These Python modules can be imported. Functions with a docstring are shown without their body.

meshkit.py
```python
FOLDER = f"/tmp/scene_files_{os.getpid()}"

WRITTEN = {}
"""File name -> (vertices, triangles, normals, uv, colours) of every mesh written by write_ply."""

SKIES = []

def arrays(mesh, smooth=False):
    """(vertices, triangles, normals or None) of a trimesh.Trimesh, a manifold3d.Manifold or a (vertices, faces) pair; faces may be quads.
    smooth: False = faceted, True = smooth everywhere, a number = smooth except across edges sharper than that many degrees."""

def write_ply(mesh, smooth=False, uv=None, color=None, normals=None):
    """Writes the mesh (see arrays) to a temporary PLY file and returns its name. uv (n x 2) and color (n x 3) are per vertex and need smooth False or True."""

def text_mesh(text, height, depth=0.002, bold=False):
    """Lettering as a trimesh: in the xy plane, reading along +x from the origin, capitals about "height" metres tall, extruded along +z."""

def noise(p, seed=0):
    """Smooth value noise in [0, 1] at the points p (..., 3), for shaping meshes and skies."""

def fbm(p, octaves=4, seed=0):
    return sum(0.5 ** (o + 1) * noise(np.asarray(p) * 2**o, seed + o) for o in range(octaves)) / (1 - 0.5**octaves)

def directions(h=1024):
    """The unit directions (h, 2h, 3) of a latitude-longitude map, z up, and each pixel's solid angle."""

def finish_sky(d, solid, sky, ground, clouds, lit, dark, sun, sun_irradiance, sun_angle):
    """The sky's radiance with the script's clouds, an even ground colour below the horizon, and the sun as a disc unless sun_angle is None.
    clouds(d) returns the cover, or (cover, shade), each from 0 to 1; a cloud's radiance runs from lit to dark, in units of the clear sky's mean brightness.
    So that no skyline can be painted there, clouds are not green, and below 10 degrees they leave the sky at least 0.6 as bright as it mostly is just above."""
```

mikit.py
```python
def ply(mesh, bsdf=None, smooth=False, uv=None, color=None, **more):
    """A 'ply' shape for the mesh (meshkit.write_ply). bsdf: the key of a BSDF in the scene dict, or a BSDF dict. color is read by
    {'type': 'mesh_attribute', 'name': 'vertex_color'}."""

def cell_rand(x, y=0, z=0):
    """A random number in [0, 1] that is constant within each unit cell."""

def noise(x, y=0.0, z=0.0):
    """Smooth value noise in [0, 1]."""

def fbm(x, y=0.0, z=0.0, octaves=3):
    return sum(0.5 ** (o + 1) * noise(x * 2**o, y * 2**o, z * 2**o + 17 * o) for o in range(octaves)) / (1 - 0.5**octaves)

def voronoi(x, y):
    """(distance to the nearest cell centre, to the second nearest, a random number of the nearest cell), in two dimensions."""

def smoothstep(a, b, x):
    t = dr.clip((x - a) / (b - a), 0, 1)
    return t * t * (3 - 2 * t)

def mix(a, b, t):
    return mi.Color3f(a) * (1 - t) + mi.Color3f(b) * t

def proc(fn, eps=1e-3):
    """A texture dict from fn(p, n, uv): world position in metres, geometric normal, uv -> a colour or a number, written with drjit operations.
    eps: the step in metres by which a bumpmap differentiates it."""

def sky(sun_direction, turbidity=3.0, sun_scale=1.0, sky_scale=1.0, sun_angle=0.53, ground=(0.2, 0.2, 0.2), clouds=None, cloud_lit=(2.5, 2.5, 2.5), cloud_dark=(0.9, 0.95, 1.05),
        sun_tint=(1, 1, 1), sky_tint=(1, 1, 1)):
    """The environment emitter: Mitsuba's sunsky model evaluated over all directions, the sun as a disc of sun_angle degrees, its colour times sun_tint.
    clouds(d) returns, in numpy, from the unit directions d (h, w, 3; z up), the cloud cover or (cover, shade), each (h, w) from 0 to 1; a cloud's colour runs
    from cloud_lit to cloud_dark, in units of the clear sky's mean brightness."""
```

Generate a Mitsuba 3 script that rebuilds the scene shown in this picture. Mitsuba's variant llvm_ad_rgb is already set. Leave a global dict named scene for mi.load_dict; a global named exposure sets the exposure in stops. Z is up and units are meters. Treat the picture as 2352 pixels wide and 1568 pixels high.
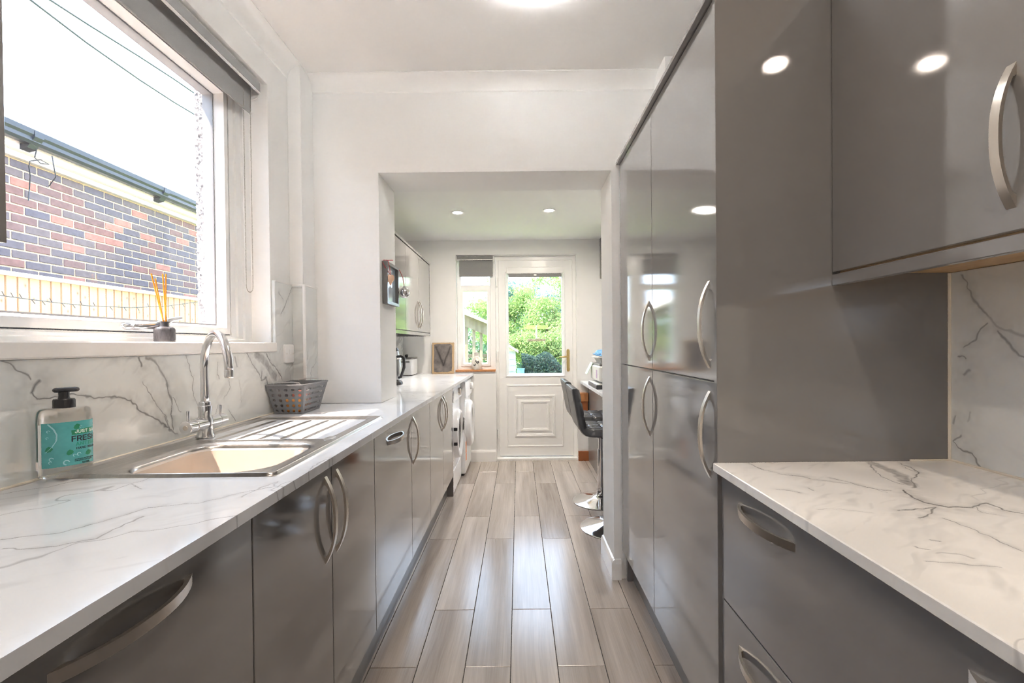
import math, random
import numpy as np, trimesh, shapely.geometry as sg
import manifold3d as m3
import drjit as dr
import mitsuba as mi
import mikit, meshkit
from mikit import noise, fbm, voronoi, cell_rand, smoothstep, mix

T = mi.ScalarTransform4f
scene, labels = {}, {}
PI = math.pi

# ------------------------------------------------------------------ camera, sky, sun, ceiling light, exposure
F, PW, PH, EYE = 1100.0, 2352, 1568, (0.0, 0.0, 1.21)
ROLL, PITCH = 0.0098, 0.0100
fwd = np.array([0, math.cos(PITCH), -math.sin(PITCH)])
up = np.array([0, math.sin(PITCH), math.cos(PITCH)]) * math.cos(ROLL) + np.array([1.0, 0, 0]) * math.sin(ROLL)
scene['camera'] = {'type': 'perspective', 'fov': math.degrees(2 * math.atan(PW / 2 / F)), 'fov_axis': 'x', 'near_clip': 0.02, 'far_clip': 200.0,
                   'principal_point_offset_x': -0.006423, 'principal_point_offset_y': -0.010842,
                   'to_world': T().look_at(origin=list(EYE), target=[float(a + b) for a, b in zip(EYE, fwd)], up=[float(v) for v in up])}


def sky_cover(d):
    n = meshkit.fbm(d * 3.0 + 5.0, 3, 4)
    return np.clip(0.86 + 0.25 * (n - 0.5), 0, 1), np.clip(0.25 * n, 0, 1)


SUN = (-1.0, -0.45, 2.03)
scene['sky'] = mikit.sky(SUN, turbidity=3.0, sun_scale=2.4, sky_scale=5.6, clouds=sky_cover, cloud_lit=(1.42, 1.76, 2.22), cloud_dark=(1.0, 1.24, 1.56), ground=(0.2, 0.2, 0.18), sun_tint=(1.0, .93, .97))
exposure = 2.82
LAMP_MAIN, LAMP_SPOT_FRONT, LAMP_SPOT_REAR = ((29, 29, 28.7), (150, 129, 109), (205, 182, 160))     # radiance of the flush ceiling light and of the downlights

# ------------------------------------------------------------------ mesh helpers


def cat(ms):
    vs, fs, n = [], [], 0
    for m in ms:
        v, f, _ = meshkit.arrays(m)
        vs.append(v); fs.append(f + n); n += len(v)
    return trimesh.Trimesh(np.vstack(vs), np.vstack(fs), process=False)


def hull(pts):
    return trimesh.convex.convex_hull(np.asarray(pts, float))


def box(x0, x1, y0, y1, z0, z1, b=0.0015):
    """A box with chamfered edges."""
    b = min(b, (x1 - x0) * .45, (y1 - y0) * .45, (z1 - z0) * .45)
    if b <= 0:
        return hull([(x, y, z) for x in (x0, x1) for y in (y0, y1) for z in (z0, z1)])
    p = []
    for i, x in enumerate((x0, x1)):
        for j, y in enumerate((y0, y1)):
            for k, z in enumerate((z0, z1)):
                sx, sy, sz = b * (1 - 2 * i), b * (1 - 2 * j), b * (1 - 2 * k)
                p += [(x, y + sy, z + sz), (x + sx, y, z + sz), (x + sx, y + sy, z)]
    return hull(p)


def mold(man):
    m = man.to_mesh()
    return trimesh.Trimesh(np.array(m.vert_properties[:, :3], float), np.array(m.tri_verts, int), process=False)


def ext(pts, h, o=(0, 0, 0), u=(1, 0, 0), v=(0, 1, 0), w=(0, 0, 1), holes=()):
    """Extrudes a polygon h along w; its plane is spanned by u and v at o."""
    cs = [np.asarray(pts, float)] + [np.asarray(q, float) for q in holes]
    m = mold(m3.CrossSection(cs, m3.FillRule.EvenOdd).extrude(h))
    M = np.array([u, v, w], float)
    p = m.vertices @ M + np.asarray(o, float)
    f = m.faces if np.linalg.det(M) > 0 else m.faces[:, ::-1]
    return trimesh.Trimesh(p, f, process=False)


def loft(rings, cap0=True, cap1=True, loop=False):
    """Joins closed rings (n, 3) with quads."""
    rings = [np.asarray(r, float) for r in rings]
    n, k = len(rings[0]), len(rings)
    v, f = list(np.vstack(rings)), []
    for a in range(k if loop else k - 1):
        b = (a + 1) % k
        for i in range(n):
            j = (i + 1) % n
            f += [(a * n + i, a * n + j, b * n + j), (a * n + i, b * n + j, b * n + i)]
    for flag, a, rev in ((cap0, 0, True), (cap1, k - 1, False)):
        if flag and not loop:
            c = len(v); v.append(rings[a].mean(0))
            for i in range(n):
                t = (a * n + i, a * n + (i + 1) % n, c)
                f.append(t[::-1] if rev else t)
    m = trimesh.Trimesh(np.array(v), np.array(f), process=False)
    trimesh.repair.fix_normals(m)
    return m


def lathe(prof, o=(0, 0, 0), n=40):
    """Revolves (radius, height) pairs about the upright axis at o."""
    a = np.arange(n) * 2 * PI / n
    rings = [np.stack([np.cos(a) * max(r, 1e-5) + o[0], np.sin(a) * max(r, 1e-5) + o[1], a * 0 + z + o[2]], 1) for r, z in prof]
    return loft(rings, prof[0][0] > 1e-4, prof[-1][0] > 1e-4)


def frame_of(t):
    t = np.asarray(t, float) / np.linalg.norm(t)
    a = np.array([0, 0, 1.0]) if abs(t[2]) < .9 else np.array([1.0, 0, 0])
    x = np.cross(a, t); x /= np.linalg.norm(x)
    return x, np.cross(t, x), t


def tube(path, r, n=12, caps=True):
    p = np.asarray(path, float)
    r = np.broadcast_to(np.asarray(r, float), len(p))
    t = np.gradient(p, axis=0)
    x, y, _ = frame_of(t[0])
    a = np.arange(n) * 2 * PI / n
    rings = []
    for q, d, rr in zip(p, t, r):
        d = d / np.linalg.norm(d)
        x = x - d * (x @ d); x /= np.linalg.norm(x)
        y = np.cross(d, x)
        rings.append(q + rr * (np.cos(a)[:, None] * x + np.sin(a)[:, None] * y))
    return loft(rings, caps, caps)


def cyl(p0, p1, r, n=28, b=0.0):
    """A rod from p0 to p1 with bevelled ends."""
    p0, p1 = np.asarray(p0, float), np.asarray(p1, float)
    x, y, t = frame_of(p1 - p0)
    h = np.linalg.norm(p1 - p0)
    a = np.arange(n) * 2 * PI / n
    c = np.cos(a)[:, None] * x + np.sin(a)[:, None] * y
    st = [(r, 0), (r, h)] if b <= 0 else [(r - b, 0), (r, b), (r, h - b), (r - b, h)]
    return loft([p0 + t * z + c * q for q, z in st])


def rrect(hx, hy, r, n=6):
    r = min(r, hx, hy)
    out = []
    for cx, cy, a0 in ((hx - r, hy - r, 0), (-hx + r, hy - r, PI / 2), (-hx + r, -hy + r, PI), (hx - r, -hy + r, 1.5 * PI)):
        for i in range(n + 1):
            a = a0 + PI / 2 * i / n
            out.append((cx + r * math.cos(a), cy + r * math.sin(a)))
    return np.array(out)


def rectring(axis, rects):
    """A closed moulding: rectangles (a0, a1, b0, b1, depth) joined one after another. axis 'x' or 'y': the depth axis; a is the other level axis, b is z."""
    rings = []
    for a0, a1, b0, b1, d in rects:
        c = [(a0, b0), (a1, b0), (a1, b1), (a0, b1)]
        rings.append([(d, a, b) if axis == 'x' else (a, d, b) for a, b in c])
    return loft(rings, loop=True)


def sphere(c, r, sub=2, s=(1, 1, 1)):
    m = trimesh.creation.icosphere(subdivisions=sub, radius=1.0)
    m.vertices = m.vertices * (np.asarray(s) * r) + np.asarray(c)
    return m


def fresh(key):
    if key not in scene and key not in labels:
        return key
    i = 1
    while f'{key}_{i:03d}' in scene or f'{key}_{i:03d}' in labels:
        i += 1
    return f'{key}_{i:03d}'


def add(key, mesh, mat, smooth=False, label=None, cat_=None, group=None, kind=None):
    """One entry of the scene under a key not yet taken; mesh may be a ready shape dict."""
    key = fresh(key)
    scene[key] = dict(mesh) if isinstance(mesh, dict) else mikit.ply(mesh, mat, smooth)
    tag(key, label, cat_, group, kind)
    return key


def tag(key, label=None, cat_=None, group=None, kind=None):
    d = {k: v for k, v in (('label', label), ('category', cat_), ('group', group), ('kind', kind)) if v}
    if d:
        labels[key] = {**labels.get(key, {}), **d}


def thing(name, label, cat_, group=None):
    key = fresh(name)
    tag(key, label, cat_, group)
    return key


def struct(name, mesh, mat, label, smooth=False):
    return add(name, mesh, mat, smooth, label, None, None, 'structure')


def at(d, m):
    """The shape dict d placed by the 4 x 4 matrix or transform m."""
    return {**d, 'to_world': m}


def mat4(o, u, v, w):
    M = np.eye(4); M[:3, 0], M[:3, 1], M[:3, 2], M[:3, 3] = u, v, w, o
    return T(M.tolist())


# ------------------------------------------------------------------ materials


def rgb(*c):
    return {'type': 'rgb', 'value': [float(v) for v in c]}


def pri(col, rough=0.5, spec=0.5, metal=0.0, **k):
    c = mikit.proc(col) if callable(col) else rgb(*col)
    return {'type': 'principled', 'base_color': c, 'roughness': rough, 'specular': spec, 'metallic': metal, **k}


def two(b):
    return {'type': 'twosided', 'bsdf': b}


def mat(name, b, sides=True):
    scene['mat_' + name] = two(b) if sides else b
    return 'mat_' + name


WALL = mat('wall_paint', {'type': 'diffuse', 'reflectance': rgb(.80, .80, .79)})
CEIL = mat('ceiling_paint', {'type': 'diffuse', 'reflectance': rgb(.83, .825, .81)})
UPVC = mat('white_plastic', pri((.84, .84, .83), .25))
GLOSSW = mat('white_enamel', pri((.83, .83, .84), .15))
SILLW = mat('sill_white', pri((.80, .79, .77), .3))
GREY = mat('gloss_grey', {'type': 'roughplastic', 'diffuse_reflectance': rgb(.155, .150, .147), 'alpha': .007, 'int_ior': 1.75, 'specular_reflectance': 1.4, 'nonlinear': False})
GREYM = mat('carcass_grey', pri((.16, .15, .145), .35))
PLINTH = mat('plinth_grey', pri((.13, .128, .125), .22))
DARK = mat('dark_gap', pri((.03, .028, .026), .7))
HANDLE = mat('brushed_nickel', pri((.66, .60, .53), .3, .5, 1.0))
CHROME = mat('chrome', pri((.82, .82, .83), .06, .5, 1.0))
STEEL = mat('brushed_steel', pri(lambda p, n, uv: mix((.46, .44, .42), (.60, .58, .56), fbm(p.x * 260, p.y * 14, p.z * 40)), .24, .5, 1.0))
BRASS = mat('brass', pri((.62, .46, .2), .25, .5, 1.0))
BLACKP = mat('black_plastic', pri((.018, .018, .02), .25))
GREYP = mat('grey_plastic', pri((.15, .155, .165), .33))
LEATHER = mat('black_leather', pri((.022, .022, .025), .30, .6))
OAKW = mat('brown_board', pri(lambda p, n, uv: mix((.30, .19, .10), (.42, .28, .16), fbm(p.x * 40, p.y * 6, p.z * 40)), .5))
ORANGEW = mat('orange_wood', pri(lambda p, n, uv: mix((.42, .17, .06), (.55, .25, .10), fbm(p.x * 12, p.y * 40, p.z * 60)), .35))
BLIND = mat('blind_fabric', pri(lambda p, n, uv: mix((.23, .23, .228), (.28, .28, .277), noise(p.x * 900, p.y * 900, p.z * 900)), .8, .2))
GLASS = mat('window_glass', {'type': 'thindielectric', 'int_ior': 1.5}, False)
CLEAR = mat('clear_plastic', {'type': 'thindielectric', 'int_ior': 1.3}, False)
RUST = mat('seal_cream', pri((.72, .66, .56), .5))
SEAL = mat('grey_seal', pri((.26, .27, .29), .5))
GASKET = mat('gasket', pri((.05, .06, .075), .5))
TUB = mat('beige_plastic', pri((.54, .47, .41), .35))
BEADS = mat('steel_beads', pri((.35, .33, .29), .3, .5, 1.0))


def seg_dist(x, y, a, b):
    dx, dy = b[0] - a[0], b[1] - a[1]
    l2 = dx * dx + dy * dy + 1e-9
    t = dr.clip(((x - a[0]) * dx + (y - a[1]) * dy) / l2, 0, 1)
    return dr.sqrt(dr.square(x - a[0] - t * dx) + dr.square(y - a[1] - t * dy))


def marble(veins, ax, seed, base, tone):
    """White marble print: clouds, soft streaks and the panel's own named veins, in the plane of the axes ax."""
    def fn(p, n, uv):
        q = (p.x, p.y, p.z)
        x, y = q[ax[0]], q[ax[1]]
        o = q[3 - ax[0] - ax[1]] * 0.7
        wx, wy = fbm(x * 20 + seed, y * 20, o * 9, 2) - .5, fbm(x * 20 + seed, y * 20 + 40, o * 9, 2) - .5
        jx, jy = noise(x * 85, y * 85 + seed) - .5, noise(x * 85 + 50, y * 85 + seed) - .5
        xs, ys = x + .016 * wx + .006 * jx, y + .016 * wy + .006 * jy
        k, halo = mi.Float(0), mi.Float(0)
        wid = .45 + .75 * noise(x * 34 + 7, y * 34 + seed)
        smear = fbm(x * 60, y * 60 + seed, 0.0, 2)
        for w, s, pts in veins:
            d = mi.Float(9)
            for a, b in zip(pts[:-1], pts[1:]):
                d = dr.minimum(d, seg_dist(xs, ys, a, b))
            if w >= .02:
                k = dr.maximum(k, s * (1 - smoothstep(w * .35, w * .95, d + .5 * w * (smear - .5))) * (.5 + 1.2 * smear))
                continue
            w2 = w * .5 * wid
            k = dr.maximum(k, 1.15 * s * dr.exp(-dr.square(d / w2)))
            halo = dr.maximum(halo, s * dr.exp(-d / (w * 2.6)) * smear)
        k = dr.maximum(k, .70 * halo)
        cloud = fbm(x * 4 + seed * 3, y * 4, o * 3, 3)
        sa = x * .82 + y * .57
        sb = y * .82 - x * .57
        streak = fbm(sa * 7 + seed + wx * .8, sb * 34 + wy * 1.6, o * 4, 3)
        r1 = dr.abs(fbm(sa * 2.2 + seed + .5 * wx, sb * 5.5 + .5 * wy, o * 3, 2) - .5)
        gate = smoothstep(.45, .72, noise(x * 2.1 + 11, y * 2.1 + seed, o))
        k = dr.maximum(k, .52 * gate * dr.maximum(dr.exp(-dr.square(r1 / (.011 * wid))), .45 * smear * dr.exp(-r1 / .03)))
        k = dr.maximum(k, .26 * smoothstep(.48, .78, streak) * smoothstep(.38, .62, cloud))
        k = dr.maximum(k, .20 * smoothstep(.52, .80, cloud))
        return mix(base, tone, dr.clip(k, 0, 1))
    return fn

VEIN_LEFT_TOP = [(0.004, 0.6, [(-1.057, 0.971), (-1.003, 1.019), (-0.992, 1.065), (-0.957, 1.091)]), (0.004, 0.55, [(-0.805, 0.737), (-0.777, 0.75), (-0.735, 0.77), (-0.707, 0.811), (-0.694, 0.859), (-0.684, 0.882), (-0.606, 0.904), (-0.561, 0.969), (-0.521, 1.004)]), (0.005, 0.55, [(-0.766, 0.702), (-0.73, 0.704), (-0.696, 0.716), (-0.654, 0.742), (-0.66, 0.79), (-0.66, 0.837)]), (0.004, 0.5, [(-0.847, 1.04), (-0.807, 1.013), (-0.786, 1.003)]), (0.006, 0.4, [(-0.544, 0.941), (-0.544, 1.004), (-0.526, 1.042), (-0.519, 1.013), (-0.488, 1.002)]), (0.006, 0.5, [(-0.478, 1.06), (-0.508, 1.176), (-0.5, 1.266), (-0.474, 1.29)])]
VEIN_LEFT_SPLASH = [(0.007, 0.7, [(1.002, 1.189), (1.023, 1.179), (1.043, 1.159), (1.06, 1.147), (1.065, 1.141)]), (0.013, 0.75, [(1.087, 1.135), (1.075, 1.127), (1.063, 1.112)]), (0.006, 0.75, [(1.063, 1.112), (1.072, 1.096), (1.092, 1.096), (1.123, 1.098), (1.161, 1.099), (1.22, 1.084), (1.293, 1.077), (1.336, 1.065), (1.363, 1.037), (1.406, 1.009), (1.448, 0.981), (1.493, 0.955)]), (0.009, 0.75, [(1.366, 1.181), (1.377, 1.152)]), (0.012, 0.6, [(1.394, 1.178), (1.435, 1.163), (1.456, 1.141), (1.473, 1.107)]), (0.008, 0.7, [(1.473, 1.107), (1.483, 1.065), (1.495, 1.03), (1.489, 1.004), (1.503, 0.954)]), (0.005, 0.6, [(1.384, 1.107), (1.416, 1.066), (1.442, 1.024), (1.475, 0.979)]), (0.008, 0.6, [(1.458, 0.995), (1.484, 0.957), (1.522, 0.937)]), (0.004, 0.5, [(1.496, 1.051), (1.514, 1.028), (1.533, 1.004)]), (0.004, 0.6, [(1.558, 1.185), (1.579, 1.142), (1.593, 1.105), (1.59, 1.062), (1.617, 1.007), (1.632, 0.99)]), (0.004, 0.5, [(1.726, 1.158), (1.72, 1.111), (1.732, 1.095)]), (0.004, 0.5, [(1.789, 1.11), (1.793, 1.057), (1.761, 1.02)]), (0.004, 0.5, [(1.786, 0.977), (1.826, 0.93)]), (0.003, 0.5, [(1.722, 1.001), (1.709, 0.972)]), (0.003, 0.4, [(1.853, 1.086), (1.863, 1.034), (1.874, 0.99)]), (0.012, 0.55, [(1.912, 1.186), (1.951, 1.141), (2.003, 1.097), (2.022, 1.073)]), (0.028, 0.5, [(1.985, 1.176), (2.059, 1.136), (2.131, 1.075)]), (0.01, 0.7, [(2.06, 1.174), (2.118, 1.128), (2.162, 1.087), (2.194, 1.065)]), (0.01, 0.65, [(2.023, 1.101), (2.016, 1.07), (2.058, 1.078), (2.078, 1.032)]), (0.012, 0.5, [(1.832, 1.171), (1.846, 1.137)]), (0.005, 0.6, [(2.309, 1.504), (2.254, 1.425), (2.19, 1.36)]), (0.007, 0.5, [(2.232, 1.403), (2.211, 1.377)]), (0.008, 0.4, [(2.173, 1.457), (2.212, 1.422)])]
VEIN_RIGHT_TOP = [(0.003, 0.7, [(0.594, 1.238), (0.597, 1.178), (0.624, 1.129), (0.642, 1.121)]), (0.006, 0.7, [(0.637, 1.125), (0.661, 1.106), (0.665, 1.095)]), (0.003, 0.6, [(0.665, 1.095), (0.691, 1.073), (0.732, 1.048), (0.76, 0.986)]), (0.004, 0.8, [(0.711, 1.097), (0.732, 1.062), (0.742, 1.029), (0.749, 1.013), (0.778, 0.997)]), (0.022, 0.5, [(0.904, 1.23), (0.9, 1.175), (0.888, 1.113), (0.855, 1.044)]), (0.006, 0.7, [(0.973, 1.232), (0.971, 1.189), (0.954, 1.137), (0.893, 1.084), (0.858, 1.035), (0.838, 1.02)]), (0.004, 0.6, [(0.903, 1.244), (0.848, 1.14), (0.834, 1.068), (0.839, 1.045)]), (0.004, 0.5, [(0.956, 1.198), (0.949, 1.137)]), (0.01, 0.8, [(0.808, 1.002), (0.788, 0.954), (0.785, 0.915), (0.805, 0.895)]), (0.007, 0.75, [(0.805, 0.895), (0.851, 0.901), (0.902, 0.92), (0.894, 0.879), (0.908, 0.86)]), (0.005, 0.7, [(0.704, 0.882), (0.737, 0.888), (0.783, 0.898), (0.749, 0.869), (0.712, 0.844)]), (0.005, 0.5, [(0.866, 0.908), (0.841, 0.873), (0.853, 0.862)]), (0.004, 0.6, [(0.746, 0.843), (0.749, 0.808), (0.748, 0.77), (0.745, 0.733), (0.744, 0.705)]), (0.003, 0.6, [(0.545, 1.017), (0.56, 1.013), (0.582, 0.992)]), (0.006, 0.5, [(0.619, 1.027), (0.619, 1.008)]), (0.003, 0.3, [(0.562, 0.893), (0.611, 0.887), (0.642, 0.874)]), (0.004, 0.5, [(0.576, 0.676), (0.591, 0.672), (0.618, 0.667), (0.644, 0.663), (0.661, 0.658)]), (0.006, 0.5, [(0.604, 0.731), (0.605, 0.723), (0.618, 0.718)]), (0.01, 0.35, [(0.618, 0.702), (0.64, 0.701), (0.647, 0.688)]), (0.006, 0.5, [(0.651, 0.751), (0.658, 0.748)])]
VEIN_RIGHT_SPLASH = [(0.008, 0.55, [(1.217, 1.376), (1.2, 1.335), (1.174, 1.295), (1.149, 1.264)]), (0.006, 0.55, [(1.149, 1.243), (1.174, 1.226), (1.182, 1.208), (1.212, 1.19)]), (0.007, 0.6, [(1.123, 1.228), (1.106, 1.204), (1.082, 1.177), (1.066, 1.166)]), (0.012, 0.4, [(1.149, 1.264), (1.126, 1.24), (1.096, 1.227), (1.066, 1.218)]), (0.005, 0.6, [(1.223, 1.175), (1.2, 1.164)]), (0.01, 0.5, [(1.193, 1.136), (1.209, 1.122)]), (0.014, 0.55, [(1.231, 1.014), (1.236, 0.991)]), (0.01, 0.35, [(1.191, 1.031), (1.193, 1.009)]), (0.012, 0.6, [(1.244, 0.947), (1.221, 0.963)]), (0.006, 0.65, [(1.244, 0.944), (1.227, 0.931), (1.191, 0.925), (1.163, 0.9)])]
VLT = marble(VEIN_LEFT_TOP, (0, 1), 3.0, (.57, .59, .62), (.11, .115, .13))
VLS = marble(VEIN_LEFT_SPLASH, (1, 2), 7.0, (.68, .70, .685), (.12, .12, .12))
VRT = marble(VEIN_RIGHT_TOP, (0, 1), 12.0, (.82, .80, .765), (.12, .115, .11))
VRS = marble(VEIN_RIGHT_SPLASH, (1, 2), 17.0, (.72, .725, .70), (.13, .13, .125))
MLT = mat('marble_left_worktop', pri(VLT, .09, .55))
MLS = mat('marble_left_splash', pri(VLS, .13, .5))
MRT = mat('marble_right_worktop', pri(VRT, .13, .5))
MRS = mat('marble_right_splash', pri(VRS, .13, .5))

PLX = [-.571 - .178 * 4, -.571 - .178 * 3, -.571 - .178 * 2, -.571 - .178, -.571, -.393, -.213, -.041, .135, .314, .497, .675, .853, 1.031, 1.21]
PLEN = 1.183


def oak(p, n, uv):
    col = mi.Float(0)
    for b in PLX[1:-1]:
        col = col + dr.select(p.x > b, mi.Float(1), mi.Float(0))
    odd = col - 2 * dr.floor(col / 2)
    row = dr.floor((p.y - dr.select(odd > .5, mi.Float(2.175), mi.Float(1.787))) / PLEN)
    h = cell_rand(col, row, 5)
    g = cell_rand(col, row, 8) * 30
    wig = noise(p.x * 9 + g, p.y * 1.6 + g)
    grain = fbm(p.x * 95 + wig * 5 + g, p.y * 3.2, g, 3)
    fine = noise(p.x * 420 + g, p.y * 9)
    broad = fbm(p.x * 14 + g, p.y * 1.3 + g, 0.0, 3)
    t = dr.clip(.42 * h + .30 * grain + .12 * fine + .62 * broad - .24, 0, 1)
    c = mix((.21, .172, .145), (.54, .485, .445), t)
    return c


OAK = mat('oak_plank', pri(oak, .2, .9))


def brick_colour(p, n, uv):
    row = dr.floor((p.z - BRZ) / .075)
    odd = row - 2 * dr.floor(row / 2)
    col = dr.floor((p.y - odd * .1125) / .225)
    h, g = cell_rand(row, col, 3), cell_rand(row, col, 9)
    f = fbm(p.y * 30, p.z * 30, p.x * 30, 3)
    c = mix((.115, .105, .125), (.155, .125, .125), g)
    c = dr.select(h > .60, mix((.17, .11, .105), (.22, .12, .105), g), c)
    c = dr.select(h > .86, mix((.29, .14, .115), (.36, .18, .14), g), c)
    return mi.Color3f(c) * (.75 + .5 * f)


BRZ = 2.784 - .075 * 20
BRICK = mat('brick', pri(brick_colour, .8, .2))
MORTAR = mat('mortar', pri(lambda p, n, uv: mix((.52, .39, .23), (.62, .48, .30), fbm(p.y * 40, p.z * 40, p.x * 40)), .9, .1))


def fence_wood(p, n, uv):
    b = dr.floor(p.y / .08)
    g = cell_rand(b, 3, 4)
    grain = fbm(p.y * 60 + g * 9, p.z * 4 + g * 20, 0.0, 3)
    ky, kz = (b + .3 + .4 * cell_rand(b, 1, 6)) * .08, 1.35 + .33 * cell_rand(b, 2, 6)
    kn = dr.exp(-(dr.square((p.y - ky) / .008) + dr.square((p.z - kz) / .012)))
    c = mix((.42, .30, .19), (.53, .39, .26), .5 * g + .5 * grain)
    return mi.Color3f(c) * (1 - .6 * kn)


FENCE = mat('fence_board', pri(fence_wood, .8, .2))
FENCEBACK = mat('fence_shadow_gap', pri((.30, .19, .11), .9, .1))
FENCECAP = mat('fence_cap', pri((.80, .76, .68), .7, .2))
OLDWOOD = mat('weathered_wood', pri(lambda p, n, uv: mix((.16, .135, .10), (.36, .31, .24), fbm(p.x * 25, p.y * 25, p.z * 3)), .8, .2))
PALEWOOD = mat('pale_cladding', pri((.52, .55, .58), .7, .2))
GUTTER = mat('black_gutter', pri((.028, .033, .042), .35))
FASCIA = mat('white_fascia', pri((.74, .68, .62), .4))
SOFFIT = mat('soffit_board', pri(lambda p, n, uv: mix((.44, .41, .36), (.56, .53, .48), fbm(p.y * 6, p.z * 60)), .7, .2))
PEBBLE = mat('pebbledash', pri(lambda p, n, uv: mix((.14, .14, .15), (.60, .59, .58), voronoi(p.x * 130, p.z * 130 + p.y * 90)[2]), .8, .2))
LAWN = mat('lawn_green', pri(lambda p, n, uv: mix((.12, .22, .05), (.25, .38, .1), fbm(p.x * 8, p.y * 8, 0.0)), .9, .1))
PATIO = mat('patio_stone', pri(lambda p, n, uv: mix((.36, .34, .31), (.48, .46, .42), fbm(p.x * 5, p.y * 5, 0.0)), .9, .1))


def leaf(c):
    return {'type': 'principledthin', 'base_color': rgb(*c), 'roughness': .6, 'diff_trans': .7, 'spec_trans': 0.0}


LEAVES = [mat('leaf_%s' % n, leaf(c), False) for n, c in (('bright', (.27, .40, .15)), ('mid', (.18, .32, .18)), ('blue', (.12, .24, .20)), ('dark', (.05, .09, .08)))]
BARK = mat('bark', pri((.16, .12, .09), .9, .1))
AMBER = mat('amber_reed', pri((.80, .33, .03), .4))
TEAL = mat('teal_label', pri(lambda p, n, uv: mix((.055, .30, .31), (.11, .42, .42), fbm(p.x * 60, p.y * 60, p.z * 60)), .3))
LEAFG = mat('label_green', pri((.02, .22, .11), .4))
INK = mat('ink_black', pri((.012, .014, .02), .5))
WHITEINK = mat('ink_white', pri((.85, .87, .86), .5))
GREENINK = mat('ink_green', pri((.02, .28, .18), .5))
SKYINK = mat('ink_pale_blue', pri((.35, .62, .66), .4))
LIQUID = mat('clear_soap', {'type': 'dielectric', 'int_ior': 1.36, 'specular_transmittance': rgb(.93, .91, .88)}, False)
SMOKE = mat('smoky_glass', pri(lambda p, n, uv: mix((.035, .036, .042), (.11, .11, .12), fbm(p.x * 200, p.y * 200, p.z * 60)), .15))
CERAMIC = mat('cream_ceramic', pri((.74, .70, .64), .2))
SPONGE = mat('orange_sponge', pri((.75, .34, .10), .7, .2))
SPONGE2 = mat('pink_sponge', pri((.72, .30, .24), .7, .2))
CANVASEDGE = mat('canvas_edge', pri((.50, .36, .22), .7, .2))
SKIRTB = mat('brown_skirting', pri((.30, .10, .035), .35))
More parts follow.
